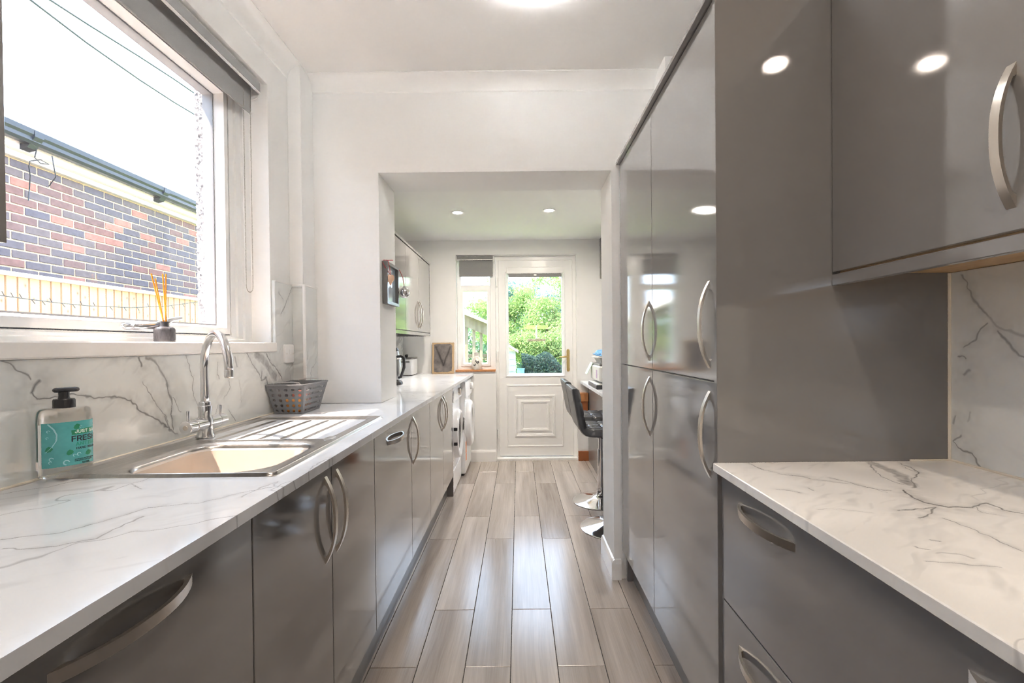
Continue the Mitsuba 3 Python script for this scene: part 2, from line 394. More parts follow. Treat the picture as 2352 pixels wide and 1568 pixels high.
REDRIB = mat('red_ribbon', pri((.42, .02, .03), .5))
BLUEBAG = mat('blue_bag', pri((.14, .36, .66), .25))
WHITEBAG = mat('white_bag', pri((.74, .78, .84), .25))
MINT = mat('mint_paper', pri((.62, .80, .66), .6))
PRINTER = mat('printer_grey', pri((.66, .66, .63), .45))
MAUVE = mat('mauve_sticker', pri((.46, .34, .48), .5))
ORANGEST = mat('orange_sticker', pri((.85, .30, .14), .5))
SEED = mat('bird_seed', pri(lambda p, n, uv: mix((.30, .22, .14), (.66, .56, .42), noise(p.x * 180, p.y * 180, p.z * 180)), .8, .2))
PEACH = mat('peach_glass', pri((.80, .55, .40), .2))


def canvas_print(p, n, uv):
    x, z = p.x + .772, p.z - .917
    m = fbm(p.x * 26, p.z * 26, 1.0, 3)
    c = mix((.085, .075, .075), (.27, .24, .225), m)
    k = mi.Float(0)
    for a, b in (((-.075, .27), (-.02, .135)), ((.075, .27), (.02, .135)), ((-.02, .135), (0, .085)), ((.02, .135), (0, .085))):
        k = dr.maximum(k, dr.exp(-dr.square(seg_dist(x + .012 * (m - .5), z, a, b) / .010)))
    return mi.Color3f(c) * (1 - .6 * k)


ARTPRINT = mat('canvas_print', pri(canvas_print, .6, .3))
PHOTO = mat('framed_print', pri(lambda p, n, uv: mix((.18, .24, .30), (.55, .62, .68), fbm(p.y * 14, p.z * 14, 2.0)), .08))


def lamp_bsdf(r):
    return {'type': 'area', 'radiance': rgb(*r)}
# ------------------------------------------------------------------ the setting
ZC, ZCR = 2.563, 2.283          # ceilings: kitchen, rear room
YM0, YM1, YR = 2.45, 2.76, 4.945  # the wall with the opening; the rear wall
XL, XR, XRL, XRR = -1.10, 1.135, -1.20, 1.20

struct('floor', box(-1.5, 1.5, -3.4, 5.25, -.05, -.006, 0), DARK, 'grey oak plank floor running from the kitchen to the rear door')
plank_cache = {}
for i in range(len(PLX) - 1):
    x0, x1 = PLX[i] + .0013, PLX[i + 1] - .0013
    y = (1.787 if i % 2 == 0 else 2.175) - 5 * PLEN
    while y < 5.1:
        a, b = max(y + .0013, -3.38), min(y + PLEN - .0013, 5.07 if -.24 < (x0 + x1) / 2 < .6 else 4.94)
        if b - a > .02:
            w, l = round(x1 - x0, 4), round(b - a, 4)
            if (w, l) not in plank_cache:
                plank_cache[(w, l)] = mikit.ply(box(0, w, 0, l, -.006, 0, .0012), OAK)
            add('floor__plank', at(plank_cache[(w, l)], T().translate([x0, a, 0])), OAK)
        y += PLEN

struct('ceiling', box(-1.4, 1.43, -3.4, YM0 + .01, ZC, ZC + .1, 0), CEIL, 'plain white kitchen ceiling')
struct('ceiling_rear', box(-1.5, 1.5, YM1 - .01, 5.25, ZCR, ZCR + .1, 0), CEIL, 'lower white ceiling of the rear room with two downlights')
WY0, WY1, WZ0, WZ1 = .95, 2.13, 1.20, 2.368
VY0, VY1, VZ1 = -2.9, -1.3, 1.82
struct('wall_left', cat([box(-1.37, XL, -3.4, VY0, 0, ZC, 0), box(-1.37, XL, VY1, WY0, 0, ZC, 0), box(-1.37, XL, VY0, VY1, 0, WZ0, 0), box(-1.37, XL, VY0, VY1, VZ1, ZC, 0), box(-1.37, XL, WY1, YM0, 0, ZC, 0), box(-1.37, XL, WY0, WY1, 0, WZ0, 0), box(-1.37, XL, WY0, WY1, WZ1, ZC, 0)]), WALL,
       'white wall with the large window above the sink')
struct('wall_right', box(XR, 1.43, -3.4, YM0, 0, ZC, 0), WALL, 'white wall behind the tall grey cabinets')
struct('wall_middle', cat([box(-1.37, -.706, YM0, YM1, .9165, 2.70, 0), box(.481, 1.43, YM0, YM1, 0, 2.70, 0), box(-.706, .481, YM0, YM1, 2.090, 2.70, 0)]), WALL,
       'white wall with the wide square opening to the rear room')
struct('wall_front', box(-1.4, 1.43, -3.7, -3.4, 0, ZC, 0), WALL, 'white wall at the near end of the kitchen')
struct('wall_rear', cat([box(-1.5, -.64, YR, 5.25, 0, 2.6, 0), box(.605, 1.5, YR, 5.25, 0, 2.6, 0), box(-.64, .605, YR, 5.25, 2.135, 2.6, 0), box(-.64, -.235, YR, 5.25, 0, .945, 0)]), WALL,
       'white end wall around the glazed garden door and narrow window')
struct('wall_rear_left', box(-1.5, XRL, YM1, YR, 0, 2.6, 0), WALL, 'white left wall of the rear room behind the wall cabinet')
struct('wall_rear_right', box(XRR, 1.5, YM1, YR, 0, 2.6, 0), WALL, 'white right wall of the rear room beyond the breakfast bar')

# coving: a concave quarter
COV = [(0, 0), (.070, 0), (.070, -.004)] + [(.070 - .064 * math.sin(a), -.004 - .062 * (1 - math.cos(a))) for a in np.linspace(.08, PI / 2, 9)] + [(0, -.070)]
struct('trim_1', ext(COV, YM0 + 3.4, o=(XL, -3.4, ZC), u=(1, 0, 0), v=(0, 0, 1), w=(0, 1, 0)), CEIL, 'white concave coving along the window wall', 40)
struct('trim_2', ext(COV, 2.20, o=(-1.05, YM0, ZC), u=(0, -1, 0), v=(0, 0, 1), w=(1, 0, 0)), CEIL, 'white concave coving above the square opening', 40)
struct('trim_3', box(XL, -1.036, 2.311, YM0, 1.505, ZC, .002), WALL, 'white pipe boxing in the corner left of the opening')
b = struct('trim_4', box(.703, XR, 2.275, YM0, 2.14, ZC, .002), WALL, 'white pipe boxing above the tall cabinets')
add('trim_4__hook', cat([cyl((.735, 2.275, 2.475), (.735, 2.262, 2.475), .004), sphere((.735, 2.258, 2.475), .008, 2)]), UPVC, 40)
BB = [(0, 0), (.016, 0), (.016, .082), (.009, .100), (0, .104)]
struct('baseboard_middle', cat([ext(BB, .05, o=(.465, YM0, 0), u=(0, -1, 0), v=(0, 0, 1), w=(1, 0, 0)), ext(BB, .327, o=(.481, 2.434, 0), u=(-1, 0, 0), v=(0, 0, 1), w=(0, 1, 0))]), UPVC,
       'short white skirting board wrapping the pier right of the opening')
BB2 = [(0, 0), (.016, 0), (.016, .098), (.009, .116), (0, .120)]
struct('baseboard_rear', ext(BB2, .60, o=(-.845, YR, 0), u=(0, -1, 0), v=(0, 0, 1), w=(1, 0, 0)), UPVC, 'white skirting board under the narrow rear window')
struct('baseboard_right', box(.607, 1.19, YR - .018, YR, .0, .10, .003), SKIRTB, 'brown wooden skirting board right of the garden door')

# window_1: the large window over the sink
w1 = thing('window_1', 'large white plastic window over the sink, neighbour brick wall outside', None); tag(w1, kind='structure')
RY0, RY1 = WY0, WY1
add('window_1__frame', rectring('x', [(RY0, RY1, 1.226, WZ1, -1.275), (RY0, RY1, 1.226, WZ1, -1.185), (RY0 + .05, RY1 - .05, 1.240, WZ1 - .05, -1.185), (RY0 + .056, RY1 - .056, 1.244, WZ1 - .056, -1.192),
                                      (RY0 + .09, RY1 - .09, 1.252, WZ1 - .075, -1.192), (RY0 + .096, RY1 - .096, 1.254, WZ1 - .08, -1.199), (RY0 + .128, RY1 - .128, 1.258, WZ1 - .09, -1.199), (RY0 + .13, RY1 - .13, 1.259, WZ1 - .09, -1.275)]), UPVC)
add('window_1__seal', rectring('x', [(RY0 + .129, RY1 - .129, 1.2585, WZ1 - .089, -1.206), (RY0 + .1335, RY1 - .1335, 1.2615, WZ1 - .093, -1.206), (RY0 + .1335, RY1 - .1335, 1.2615, WZ1 - .093, -1.27), (RY0 + .129, RY1 - .129, 1.2585, WZ1 - .089, -1.27)]), GASKET)
SY0, SY1, SZ0, SZ1 = RY0 + .134, RY1 - .134, 1.262, WZ1 - .094
add('window_1__sash', rectring('x', [(SY0, SY1, SZ0, SZ1, -1.275), (SY0, SY1, SZ0, SZ1, -1.200), (SY0 + .022, SY1 - .022, SZ0 + .026, SZ1 - .022, -1.200), (SY0 + .030, SY1 - .030, SZ0 + .036, SZ1 - .030, -1.236), (SY0 + .030, SY1 - .030, SZ0 + .036, SZ1 - .030, -1.275)]), UPVC)
add('window_1__sash__seal', rectring('x', [(SY0 + .029, SY1 - .029, SZ0 + .035, SZ1 - .029, -1.238), (SY0 + .036, SY1 - .036, SZ0 + .041, SZ1 - .036, -1.238), (SY0 + .036, SY1 - .036, SZ0 + .041, SZ1 - .036, -1.279), (SY0 + .029, SY1 - .029, SZ0 + .035, SZ1 - .029, -1.279)]), SEAL)
add('window_1__sash__pane', ([(-1.245, SY0 + .03, SZ0 + .036), (-1.245, SY1 - .03, SZ0 + .036), (-1.245, SY1 - .03, SZ1 - .03), (-1.245, SY0 + .03, SZ1 - .03)], [(0, 1, 2, 3)]), GLASS)
hp = [(-1.186, 1.475, 1.276), (-1.172, 1.49, 1.276), (-1.164, 1.53, 1.279), (-1.162, 1.575, 1.292), (-1.164, 1.61, 1.303), (-1.166, 1.655, 1.311)]
handle_mesh = cat([loft([np.array([(-1.2 + d, 1.478 + y, 1.276 + z) for y, z in rrect(.034 - e, .010 - e, .010)]) for d, e in ((0, 0), (.007, 0), (.010, .002))]),
                   tube([(-1.195, 1.475, 1.276), (-1.178, 1.475, 1.276)], .008, 12), tube(hp, [.009, .009, .0105, .0125, .0075, .0065], 14), cyl((-1.152, 1.575, 1.289), (-1.148, 1.575, 1.289), .006)])
add('window_1__sash__handle', handle_mesh, CHROME, 40, label='chrome lever handle')
add('window_1__sill', box(-1.20, -1.076, .93, 2.137, 1.187, 1.228, .004), SILLW)
def pebble_reveal():
    n1, n2 = 26, 150
    xs, zs = np.linspace(-1.37, -1.272, n1), np.linspace(1.16, 2.42, n2)
    P = np.array([(x, 2.062, z) for z in zs for x in xs])
    d = meshkit.noise(P * np.array([95, 1, 95]), 3) * .55 + meshkit.noise(P * np.array([190, 1, 190]), 5) * .45
    P[:, 1] -= .012 * d
    edge = P[:, 0] < -1.368
    P[edge, 0] -= .008 * meshkit.noise(P[edge] * np.array([1, 1, 120]), 8)
    P = np.vstack([P, P[:, :] * [1, 0, 1] + [0, 2.15, 0]])
    f, N = [], n1 * n2
    for j in range(n2 - 1):
        for i in range(n1 - 1):
            a = j * n1 + i
            f += [(a, a + 1, a + n1 + 1), (a, a + n1 + 1, a + n1)]
        for i in (0, n1 - 1):
            a = j * n1 + i
            f += [(a, a + n1, a + n1 + N), (a, a + n1 + N, a + N)]
    return trimesh.Trimesh(P, f, process=False)


add('wall_left__pebbledash_reveal', pebble_reveal(), PEBBLE)

w3 = thing('window_3', 'second white plastic window in the left wall, behind the camera', None); tag(w3, kind='structure')
add('window_3__frame', rectring('x', [(VY0, VY1, WZ0, VZ1, -1.275), (VY0, VY1, WZ0, VZ1, -1.19), (VY0 + .07, VY1 - .07, WZ0 + .07, VZ1 - .07, -1.19), (VY0 + .08, VY1 - .08, WZ0 + .08, VZ1 - .08, -1.23), (VY0 + .08, VY1 - .08, WZ0 + .08, VZ1 - .08, -1.275)]), UPVC)
add('window_3__pane', ([(-1.245, VY0 + .06, WZ0 + .06), (-1.245, VY1 - .06, WZ0 + .06), (-1.245, VY1 - .06, VZ1 - .06), (-1.245, VY0 + .06, VZ1 - .06)], [(0, 1, 2, 3)]), GLASS)
add('window_3__sill', box(-1.19, -1.08, VY0 - .02, VY1 + .02, WZ0 - .013, WZ0 + .02, .004), SILLW)

# window_2: the narrow window beside the garden door
w2 = thing('window_2', 'narrow white plastic window left of the garden door', None); tag(w2, kind='structure')
YF = 5.03
add('window_2__frame', cat([rectring('y', [(-.638, -.237, .947, 2.133, YF + .07), (-.638, -.237, .947, 2.133, YF), (-.598, -.29, .985, 2.09, YF), (-.59, -.30, .995, 2.08, YF + .02), (-.59, -.30, .995, 2.08, YF + .07)]),
                            box(-.595, -.295, YF + .004, YF + .068, 1.772, 1.832, .004)]), UPVC)
add('window_2__sash', rectring('y', [(-.598, -.292, .985, 1.785, YF + .06), (-.598, -.292, .985, 1.785, YF - .012), (-.578, -.322, 1.008, 1.772, YF - .012), (-.570, -.330, 1.018, 1.765, YF + .012), (-.570, -.330, 1.018, 1.765, YF + .06)]), UPVC)
add('window_2__sash__pane', ([(-.575, YF + .03, 1.01), (-.325, YF + .03, 1.01), (-.325, YF + .03, 1.77), (-.575, YF + .03, 1.77)], [(0, 1, 2, 3)]), GLASS)
add('window_2__pane', ([(-.60, YF + .03, 1.82), (-.29, YF + .03, 1.82), (-.29, YF + .03, 2.09), (-.60, YF + .03, 2.09)], [(0, 1, 2, 3)]), GLASS)
add('window_2__sill', box(-.652, -.238, 4.925, YF + .005, .930, .9495, .003), ORANGEW, label='narrow orange wooden sill')
add('window_2__handle', cat([box(-.612, -.602, YF - .03, YF - .016, 1.25, 1.42, .003), box(-.616, -.598, YF - .016, YF, 1.32, 1.40, .003)]), UPVC)

# door_1: the half-glazed garden door
d1 = thing('door_1', 'white half-glazed plastic garden door with a moulded lower panel', None); tag(d1, kind='structure')
YD = 5.05
add('door_1__frame', rectring('y', [(-.235, .605, -.02, 2.133, YD + .08), (-.235, .605, -.02, 2.133, YD - .01), (-.185, .565, .02, 2.088, YD - .01), (-.178, .558, .028, 2.08, YD + .004), (-.178, .558, .028, 2.08, YD + .08)]), UPVC)
YL = YD - .022
GX0, GX1, GZ0, GZ1 = -.103, .457, .900, 1.935
add('door_1__leaf', rectring('y', [(-.208, .572, .035, 2.09, YL + .06), (-.208, .572, .035, 2.09, YL + .006), (-.202, .566, .041, 2.084, YL), (GX0 - .032, GX1 + .032, GZ0 - .032, GZ1 + .032, YL), (GX0 - .032, GX1 + .032, GZ0 - .032, GZ1 + .032, YL + .06)]), UPVC)
add('door_1__glazing_bead', rectring('y', [(GX0 - .034, GX1 + .034, GZ0 - .034, GZ1 + .034, YL + .02), (GX0 - .034, GX1 + .034, GZ0 - .034, GZ1 + .034, YL - .007), (GX0 - .026, GX1 + .026, GZ0 - .026, GZ1 + .026, YL - .012), (GX0, GX1, GZ0, GZ1, YL + .014), (GX0, GX1, GZ0, GZ1, YL + .05)]), UPVC)
add('door_1__pane', ([(GX0 - .005, YL + .03, GZ0 - .005), (GX1 + .005, YL + .03, GZ0 - .005), (GX1 + .005, YL + .03, GZ1 + .005), (GX0 - .005, YL + .03, GZ1 + .005)], [(0, 1, 2, 3)]), GLASS)
PX0, PX1, PZ0, PZ1 = -.118, .455, .142, .772
add('door_1__lower_panel', cat([rectring('y', [(PX0 - .012, PX1 + .012, PZ0 - .012, PZ1 + .012, YL + .001), (PX0 - .012, PX1 + .012, PZ0 - .012, PZ1 + .012, YL - .004), (PX0 - .004, PX1 + .004, PZ0 - .004, PZ1 + .004, YL - .009), (PX0 + .006, PX1 - .006, PZ0 + .006, PZ1 - .006, YL - .003), (PX0 + .006, PX1 - .006, PZ0 + .006, PZ1 - .006, YL + .001)])] +
    [rectring('y', [(x0, x1, z0, z1, YL + .001), (x0 + .002, x1 - .002, z0 + .002, z1 - .002, YL - .010), (x0 + .012, x1 - .012, z0 + .012, z1 - .012, YL - .013), (x0 + .02, x1 - .02, z0 + .02, z1 - .02, YL - .004), (x0 + .024, x1 - .024, z0 + .024, z1 - .024, YL - .009), (x0 + .034, x1 - .034, z0 + .034, z1 - .034, YL + .001)])
     for x0, x1, z0, z1 in ((-.044, .380, .236, .674), (.014, .322, .294, .616))]), UPVC)
def lever():
    pl = loft([np.array([(.519 + x, YL - d, 1.035 + z) for x, z in rrect(.016 - e, .118 - e, .016)]) for d, e in ((0, 0), (.006, 0), (.011, .005))])
    lv = tube([(.519, YL - .008, 1.075), (.519, YL - .045, 1.075), (.505, YL - .055, 1.075), (.47, YL - .056, 1.073), (.425, YL - .054, 1.070)], [.009, .009, .010, .008, .007], 12)
    return cat([pl, lv, cyl((.519, YL - .011, .99), (.519, YL - .016, .99), .008)])
add('door_1__handle', lever(), BRASS, 40, label='brass lever handle on a long plate')
for z in (1.86, 1.09, .27):
    add('door_1__hinge', cat([cyl((-.223, YL - .010, z - .045), (-.223, YL - .010, z + .045), .008, 16), cyl((-.223, YL - .010, z - .012), (-.223, YL - .010, z + .012), .0095, 16), box(-.232, -.214, YL - .006, YL + .012, z - .05, z + .05, .001)]), UPVC, 40)
add('door_1__threshold', box(-.24, .61, YR + .02, YD + .07, -.01, .022, .004), UPVC)
# ------------------------------------------------------------------ kitchen units
HL = .238


def handle_mesh_local():
    """A bow handle along local x, standing off along z, its band across y."""
    h, L, foot = .030, HL / 2, .021
    def out(x): return h * (1 - abs(x / L) ** 2.3)
    xs = np.linspace(-L, L, 41)
    o = [(x, max(out(x), .0)) for x in xs]
    xi = np.linspace(L - foot - .004, -(L - foot - .004), 31)
    inner = [(x, out(x) - .0065) for x in xi]
    pts = o + [(L - foot, 0)] + inner + [(-(L - foot), 0)]
    m = ext(pts, .0165, o=(0, -.00825, 0), u=(1, 0, 0), v=(0, 0, 1), w=(0, 1, 0))
    return m


HANDLE_PLY = mikit.ply(handle_mesh_local(), HANDLE, 30)


def handle(parent, x, y, z, out, along):
    """out: unit vector off the door; along: unit vector of the handle's length."""
    o, a = np.array(out, float), np.array(along, float)
    return add(parent + '__handle', at(HANDLE_PLY, mat4((x, y, z), a, np.cross(o, a), o)), HANDLE)


def door_box(face, y0, y1, z0, z1, side, t=.018):
    g = .0021
    x0, x1 = (face - t, face) if side > 0 else (face, face + t)
    return box(x0, x1, y0 + g, y1 - g, z0, z1, .0012)


XLF, XRT, XRB, XRU, XLU = -.53, .52, .525, .818, -.80
UPV, YV, OUTL, OUTR = (0, 0, 1), (0, 1, 0), (1, 0, 0), (-1, 0, 0)

def base_left(label, y0, y1, fronts, cat_='cabinet', name='base_cabinet', group=None):
    k = thing(name, label, cat_)
    add(k + '__carcass', cat([box(-1.06, XLF - .019, y0 + .0005, y0 + .018, .15, .8895, 0), box(-1.06, XLF - .019, y1 - .018, y1 - .0005, .15, .8895, 0), box(-1.06, XLF - .019, y0 + .018, y1 - .018, .15, .168, 0), box(-1.06, -1.05, y0 + .018, y1 - .018, .168, .8895, 0)]), GREYM)
    for kind, a, b, z0, z1, hd in fronts:
        d = add(k + '__' + kind, door_box(XLF, a, b, z0, z1, 1), GREY)
        if hd:
            if hd[0] == 'v':
                handle(d, XLF, hd[1], hd[2], OUTL, UPV)
            else:
                handle(d, XLF, hd[1], hd[2], OUTL, YV)
    return k


Z0D, Z1D = .165, .885
base_left('glossy grey base cabinet with a long drawer handle, left foreground', .343, .943, [('drawer', .343, .943, .542, Z1D, ('h', .650, .838)), ('drawer', .343, .943, Z0D, .538, ('h', .650, .470))])
base_left('glossy grey base cabinet mostly behind the left edge of the photo, nearest the camera', -.257, .343, [('door', -.257, .343, Z0D, Z1D, ('v', .30, .735))])
base_left('glossy grey double-door base cabinet under the sink', .943, 1.743, [('door', .943, 1.343, Z0D, Z1D, ('v', 1.303, .735)), ('door', 1.343, 1.743, Z0D, Z1D, ('v', 1.383, .735))])
k = thing('integrated_dishwasher', 'integrated dishwasher with a glossy grey front and horizontal handle', 'dishwasher')
add(k + '__tub', box(-1.06, XLF - .019, 1.747, 2.339, .152, .888, 0), DARK)
d = add(k + '__door', door_box(XLF, 1.743, 2.343, Z0D, Z1D, 1), GREY)
handle(d, XLF, 2.043, .815, OUTL, YV)
base_left('glossy grey single-door base cabinet beyond the dishwasher', 2.343, 2.833, [('door', 2.343, 2.833, Z0D, Z1D, ('v', 2.385, .735))])
base_left('glossy grey double-door base cabinet before the washing machine', 2.833, 3.80, [('door', 2.833, 3.316, Z0D, Z1D, ('v', 3.276, .735)), ('door', 3.316, 3.80, Z0D, Z1D, ('v', 3.356, .735))])
add('end_panel', box(-1.16, -.531, 3.802, 3.820, 0, .8905, .001), GREYM, label='dark grey end panel standing between the base cabinets and the washing machine', cat_='panel')
add('plinth', box(-.598, -.580, -.257, 3.801, .0005, .149, .001), PLINTH, label='grey plinth running along the floor under the left base cabinets', cat_='plinth')

# left worktop: one slab with the sink cut-out
XE = -.497
top = [(XL + .001, -.30), (XE, -.30), (XE, 2.3), (-.468, 4.943), (XRL + .001, 4.943), (XRL + .001, YM1 + .001), (XL + .001, YM1 - .0)]
SX, SY = (-.975, -.595), (1.105, 1.475)
hole = [(SX[0], SY[0]), (SX[0], SY[1]), (SX[1], SY[1]), (SX[1], SY[0])]
add('worktop', ext(top, .0225, o=(0, 0, .8925), holes=[hole]), MLT, label='long white marble-effect worktop with the inset sink, running into the rear room', cat_='worktop')
def sealant(pts, r, key, label):
    return add(key, tube(pts, r, 8), RUST, 40, label=label, cat_='sealant')

k = thing('splashback', 'marble-effect splashback behind the sink and tap', 'splashback')
add(k + '__panel', ext([(-.30, .9155), (2.311, .9155), (2.311, 1.505), (2.139, 1.505), (2.139, 1.186), (-.30, 1.186)], .0145, o=(XL + .0005, 0, 0), u=(0, 1, 0), v=(0, 0, 1), w=(1, 0, 0)), MLS)
add(k + '__corner_panel', box(XL + .0155, -1.0255, 2.300, 2.3105, .9155, 1.500, .001), MLS)
add(k + '__side_panel', box(-1.0355, -1.0265, 2.3108, YM0 - .0005, .9155, 1.500, .001), MLS)
add(k + '__trim', cat([box(-1.034, -1.0205, 2.2955, 2.305, .9155, 1.506, .002), box(-1.084, -1.03, 2.297, 2.304, 1.499, 1.507, .001), box(-1.033, -1.0225, 2.3, YM0 - .0005, 1.499, 1.507, .001), box(XL + .0155, XL + .0175, 2.14, 2.3, 1.501, 1.507, 0)]), SILLW)
add(k + '__sealant', tube([(-1.0835, -.3, .9165), (-1.0835, 2.298, .9165)], .0035, 8), RUST, 40)

# ------------------------------------------------------------------ sink, tap
def sink_mesh():
    xs = np.unique(np.round(np.concatenate([np.linspace(-1.063, -.556, 128), np.linspace(-1.063, -1.055, 6), np.linspace(-.564, -.556, 6)]), 5))
    ys = np.unique(np.round(np.concatenate([np.linspace(1.082, 1.955, 216), np.linspace(1.082, 1.09, 6), np.linspace(1.947, 1.955, 6)]), 5))
    X, Y = np.meshgrid(xs, ys, indexing='ij')
    def rr(X, Y, x0, x1, y0, y1, r):
        qx, qy = np.abs(X - (x0 + x1) / 2) - (x1 - x0) / 2 + r, np.abs(Y - (y0 + y1) / 2) - (y1 - y0) / 2 + r
        return np.hypot(np.maximum(qx, 0), np.maximum(qy, 0)) + np.minimum(np.maximum(qx, qy), 0) - r
    sm = lambda a, b, x: (lambda t: t * t * (3 - 2 * t))(np.clip((x - a) / (b - a), 0, 1))
    Z = np.full_like(X, .9195)
    o = rr(X, Y, -1.063, -.556, 1.082, 1.955, .02)
    Z += .004 * sm(-.016, -.008, o) - .0085 * sm(-.005, .0, o)
    Z[o > .0005] = .9155
    dr_ = rr(X, Y, -1.035, -.60, 1.50, 1.925, .03)
    Z -= .005 * sm(.004, -.012, dr_)
    ins = sm(.0, -.02, dr_) * sm(1.51, 1.56, Y) * sm(1.915, 1.87, Y)
    for xc in (-.97, -.90, -.83, -.76, -.69):
        Z += ins * .0042 * np.exp(-((X - xc) / .0065) ** 2)
    bo = rr(X, Y, -.958, -.612, 1.122, 1.458, .085)
    Z -= .006 * sm(.022, .0, bo)
    Z -= .165 * sm(.004, -.034, bo)
    n1, n2 = X.shape
    P = np.stack([X, Y, Z], -1).reshape(-1, 3)
    idx = np.arange(n1 * n2).reshape(n1, n2)
    a, b, c, d = idx[:-1, :-1], idx[1:, :-1], idx[1:, 1:], idx[:-1, 1:]
    f = np.concatenate([np.stack([a, b, c], -1).reshape(-1, 3), np.stack([a, c, d], -1).reshape(-1, 3)])
    return trimesh.Trimesh(P, f, process=False)


k = thing('kitchen_sink', 'stainless steel inset sink with a ribbed drainer below the window', 'sink')
add(k + '__basin', sink_mesh(), STEEL, True)
add(k + '__overflow', loft([np.array([(-.597 + x, 1.505 + y, z) for x, y in rrect(.013 - e, .030 - e, .013)]) for z, e in ((.9185, 0), (.9215, .001), (.9225, .004))]), CHROME, 40, label='oval steel overflow cover')

def tub_mesh():
    cx, cy = -.785, 1.272
    prof = [(.148, .118, .7575), (.15, .12, .76), (.163, .132, .80), (.170, .139, .86), (.174, .143, .893), (.184, .153, .897), (.186, .155, .903), (.183, .152, .9055), (.172, .141, .902), (.166, .135, .86), (.158, .127, .80), (.145, .115, .763), (.12, .09, .7615)]
    return loft([np.array([(cx + hy_, cy + hx_, z) for hx_, hy_ in rrect(a - .018, b + .020, .05, 7)]) for a, b, z in prof])
add('washing_up_bowl', tub_mesh(), TUB, 40, label='beige plastic washing-up bowl standing inside the sink', cat_='bowl')

TX, TY, TZ = -1.022, 1.556, .9185
k = thing('mixer_tap', 'chrome swan-neck mixer tap with two levers behind the sink', 'tap')
add(k + '__base', lathe([(.0, .0), (.0265, 0), (.0265, .006), (.0235, .010), (.0215, .030), (.0215, .062), (.0185, .066), (.0185, .090), (0, .090)], (TX, TY, TZ)), CHROME, 40)
add(k + '__body', cyl((TX, TY - .058, TZ + .044), (TX, TY + .058, TZ + .044), .0205, 36, .001), CHROME, 40)
for s in (-1, 1):
    v = add(k + '__valve', cyl((TX, TY + s * .0595, TZ + .044), (TX, TY + s * .093, TZ + .044), .0205, 36, .0015), CHROME, 40)
    add(v + '__lever', cat([cyl((TX, TY + s * .080, TZ + .060), (TX, TY + s * .080, TZ + .095), .0042, 16, .0008)]), CHROME, 40)
    add(v + '__cap', cyl((TX, TY + s * .0925, TZ + .044), (TX, TY + s * .0945, TZ + .044), .0075, 24, .0005), HANDLE, 40)
add(k + '__collar', lathe([(0, .089), (.0195, .089), (.0195, .101), (.0175, .103), (.0175, .113), (.0145, .116), (0, .116)], (TX, TY, TZ)), CHROME, 40)
du = np.array([.165, -.140]); RE = np.linalg.norm(du); du = du / RE; RA = RE / 2
zc = 1.143
path = [(TX, TY, TZ + .11)] + [(TX, TY, z) for z in np.linspace(1.05, zc - .005, 8)]
for a in np.linspace(0, PI, 33):
    s = RA * (1 - math.cos(a)); path.append((TX + du[0] * s, TY + du[1] * s, zc + RA * math.sin(a)))
tipx, tipy = TX + du[0] * RE, TY + du[1] * RE
add(k + '__spout', tube(path, .0118, 24), CHROME, True)
add(k + '__nozzle', lathe([(0, -.024), (.011, -.024), (.0128, -.022), (.0128, -.002), (.0118, 0), (0, 0)], (tipx, tipy, zc)), CHROME, 40)

# ------------------------------------------------------------------ soap bottle
k = thing('hand_wash_bottle', 'clear hand wash bottle with a teal label and black pump beside the sink', 'soap bottle')
BN, BT = np.array([.854, -.52, 0]), np.array([.52, .854, 0])
BO = np.array([-1.030, 1.083, .9245])
BA, BB_ = .0475, .0285


def oval(a, b, n=64, e=2.5):
    t = np.arange(n) * 2 * PI / n
    c, s = np.cos(t), np.sin(t)
    return np.stack([a * np.sign(c) * np.abs(c) ** (2 / e), b * np.sign(s) * np.abs(s) ** (2 / e)], 1)


def bottle_pt(l, h, d): return BO + BT * l + BN * d + np.array([0, 0, 1.0]) * h
def bottle_ring(h, s, sb=None): return np.array([bottle_pt(l * s, h, d * (sb or s)) for l, d in oval(BA, BB_)])
add(k + '__body', loft([bottle_ring(0, .90), bottle_ring(.003, .97), bottle_ring(.010, 1), bottle_ring(.128, .985), bottle_ring(.142, .97), bottle_ring(.148, .93), bottle_ring(.151, .85), bottle_ring(.153, .40, .62)]), LIQUID, 40)
front = oval(BA, BB_, 1440)
sel = front[:720]                                # the half with d >= 0, from +l to -l
arc = np.concatenate([[0], np.cumsum(np.linalg.norm(np.diff(sel, axis=0), axis=1))]); arc -= arc[-1] / 2


def on_bottle(x, h, off):
    """The point x metres to the right of the label's middle, wrapped on the bottle, off metres proud."""
    x = np.asarray(x, float)
    l, d = np.interp(-x, arc, sel[:, 0]), np.interp(-x, arc, sel[:, 1])
    nl, nd = np.sign(l) * np.abs(l / BA) ** 1.5 / BA, np.abs(d / BB_) ** 1.5 / BB_
    nn = np.hypot(nl, nd)
    return bottle_pt0(l + off * nl / nn, h, d + off * nd / nn)


def bottle_pt0(l, h, d):
    l, h, d = np.broadcast_arrays(l, h, d)
    return BO + l[..., None] * BT + d[..., None] * BN + h[..., None] * np.array([0, 0, 1.0])


def wrap_mesh(m, x, h, off):
    m = m.subdivide_to_size(.004) if len(m.faces) < 4000 else m
    v = m.vertices
    return trimesh.Trimesh(on_bottle(v[:, 0] + x, v[:, 1] + h, v[:, 2] + off), m.faces, process=False)


def label_sheet(x0, x1, h0, h1, off):
    xs, P, f = np.linspace(x0, x1, 60), [], []
    for x in xs:
        for o in (off - .0003, off):
            for h in (h0, h1):
                P.append(on_bottle(x, h, o))
    P = np.array(P).reshape(-1, 3)
    for i in range(59):
        a, b = 4 * i, 4 * i + 4
        f += [(a + 2, b + 2, b + 3), (a + 2, b + 3, a + 3)]
    return trimesh.Trimesh(P, np.array(f), process=False)


